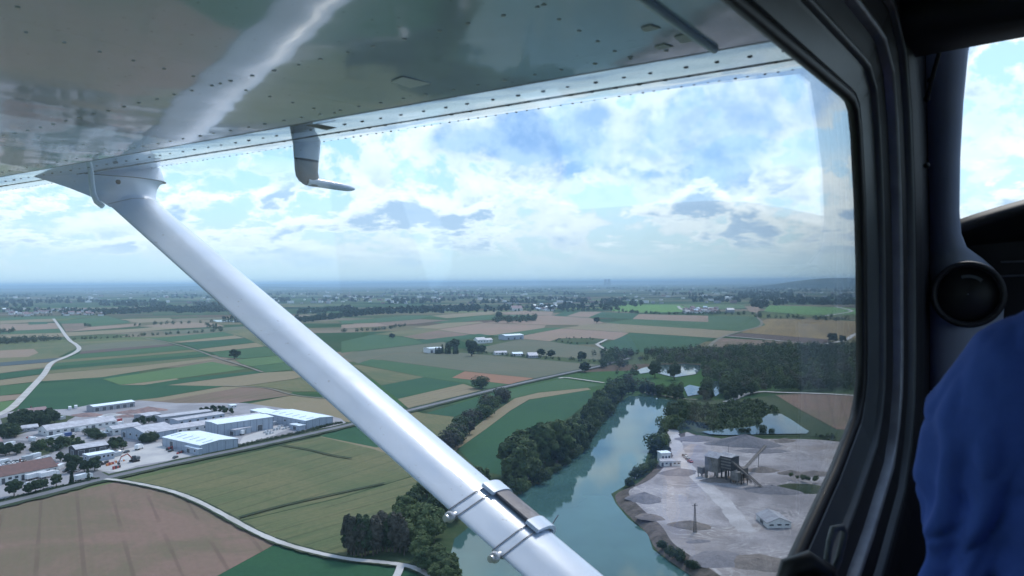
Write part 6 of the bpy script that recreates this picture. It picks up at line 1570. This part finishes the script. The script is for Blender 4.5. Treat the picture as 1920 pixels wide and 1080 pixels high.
M_shirt = pm('blue_cotton', (.070, .140, .50), (.050, .105, .40), 9, .85, .25, 900, obj=True, spec=.2)
remesh('shirt', b, .0052, 9, folds, M_shirt, pilot)
# body: one skin from head to feet
M_skin = pm('skin', (.55, .33, .25), (.50, .29, .215), 12, .5, obj=True)
verts, edges, rad = [], [], []
def vtx(L, F, z, r, par=None):
    verts.append(A3(Vector((L, F, z))) - pilot.location); rad.append(r if isinstance(r, tuple) else (r, r)); i = len(verts) - 1
    if par is not None: edges.append((par, i))
    return i
r0 = vtx(PC, .95, -.58, .11); s1 = vtx(PC, .94, -.38, .11, r0); s2 = vtx(PC, .94, -.15, .10, s1); nk = vtx(PC, .95, .0, .05, s2); nk2 = vtx(PC, .965, .055, .052, nk)
hd1 = vtx(PC, .985, .10, .072, nk2); hd2 = vtx(PC, .985, .155, .083, hd1); hd3 = vtx(PC, .975, .21, .078, hd2); hd4 = vtx(PC, .97, .25, .045, hd3)
ns_ = vtx(PC, 1.055, .145, .016, hd2); vtx(PC, 1.088, .128, .009, ns_); ch = vtx(PC, 1.05, .075, .026, hd1)
for s in (1, -1): vtx(PC + s * .088, .97, .15, .014, hd2)
for s in (1, -1):
    q = lambda L: PC + s * (L - PC)
    a = vtx(q(.03), .94, -.11, .05, s2); e = vtx(q(.07), 1.02, -.40, .036, a); w = vtx(q(-.01), 1.45, -.29, .024, e); h1 = vtx(q(-.02), 1.50, -.275, .027, w); h2 = vtx(q(-.022), 1.535, -.265, .026, h1)
    for k in range(4):
        o = (k - 1.5) * .019; f1 = vtx(q(-.03 - .002 * k), 1.556, -.262 + o, .0088, h2); f2 = vtx(q(-.048), 1.572 + .003 * k, -.262 + o, .0082, f1); vtx(q(-.062), 1.556, -.264 + o, .0072, f2)
    t1 = vtx(q(-.045), 1.515, -.245, .010, h1); vtx(q(-.062), 1.535, -.238, .0085, t1)
    hp = vtx(q(-.05), 1.0, -.60, .075, r0); kn = vtx(q(-.02), 1.42, -.62, .055, hp); an = vtx(q(-.03), 1.72, -.98, .035, kn); ft = vtx(q(-.03), 1.86, -1.05, .035, an)
me = bpy.data.meshes.new('body'); me.from_pydata(verts, edges, []); o = bpy.data.objects.new('body', me); COL.objects.link(o)
sk = o.modifiers.new('skin', 'SKIN'); 
for i, v in enumerate(me.skin_vertices[0].data): v.radius = rad[i]; v.use_root = (i == 0)
o.modifiers.new('sub', 'SUBSURF').levels = 2
bpy.context.view_layer.update(); bm_ = ev(o); bpy.data.objects.remove(o); bm_.materials.clear(); bm_.materials.append(M_skin)
for p in bm_.polygons: p.use_smooth = True
o = bpy.data.objects.new('body', bm_); COL.objects.link(o); o.parent = pilot
b = MB(); limb(b, [(PC, .955, .09, .088, .085), (PC, .95, .15, .098, .100), (PC, .955, .21, .095, .100), (PC, .965, .25, .078, .085), (PC, .968, .275, .04, .045)])
remesh('hair', b, .009, 4, lambda p, n_: (.006 * mno.noise(p * 60) - (.02 if to_ac(p)[1] > 1.03 and to_ac(p)[2] < .2 else 0)), pm('brown_hair', (.035, .022, .015), (.05, .033, .02), 60, .6, .4, 300, obj=True), pilot)
b = MB(); limb(b, [(PC, .88, -.60, .16, .09), (PC, .95, -.60, .175, .10), (PC, 1.02, -.60, .17, .09)])
for s in (1, -1): limb(b, [(PC + s * .07, .97, -.595, .09, .085), (PC + s * .095, 1.2, -.60, .082, .082), (PC + s * .11, 1.42, -.61, .068, .068), (PC + s * .108, 1.46, -.66, .064, .064), (PC + s * .10, 1.6, -.83, .056, .06), (PC + s * .10, 1.72, -.97, .052, .055)])
remesh('trousers', b, .012, 5, lambda p, n_: .006 * mno.noise(p * 14), pm('dark_trousers', (.03, .032, .04), (.022, .024, .03), 10, .9, obj=True), pilot)
b = MB()
for s in (1, -1): b.tube([AC(PC + s * .10, 1.66, -1.08), AC(PC + s * .10, 1.76, -1.06), AC(PC + s * .10, 1.90, -1.085)], [.045, .052, .035], 12)
b.build('shoe', M_rub2, pilot)
# ================================================================== HAZE
hz = bpy.data.materials.new('haze'); hz.use_nodes = True
hz.node_tree.nodes.clear(); ht = NT(hz.node_tree)
ho = ht.n('ShaderNodeOutputMaterial'); pv = ht.n('ShaderNodeVolumePrincipled')
pv.inputs['Color'].default_value = (.56, .80, 1.0, 1); pv.inputs['Density'].default_value = HAZE; pv.inputs['Anisotropy'].default_value = 0.0
ht.put(ho.inputs['Volume'], pv.outputs[0])
hb = MB(); hb.box((0, 55000, -8), (170000, 150000, H + 62 + 8))
hob = hb.build('haze', hz); tag(hob, 'blue haze lying over the far plain', 'haze', None, 'stuff')
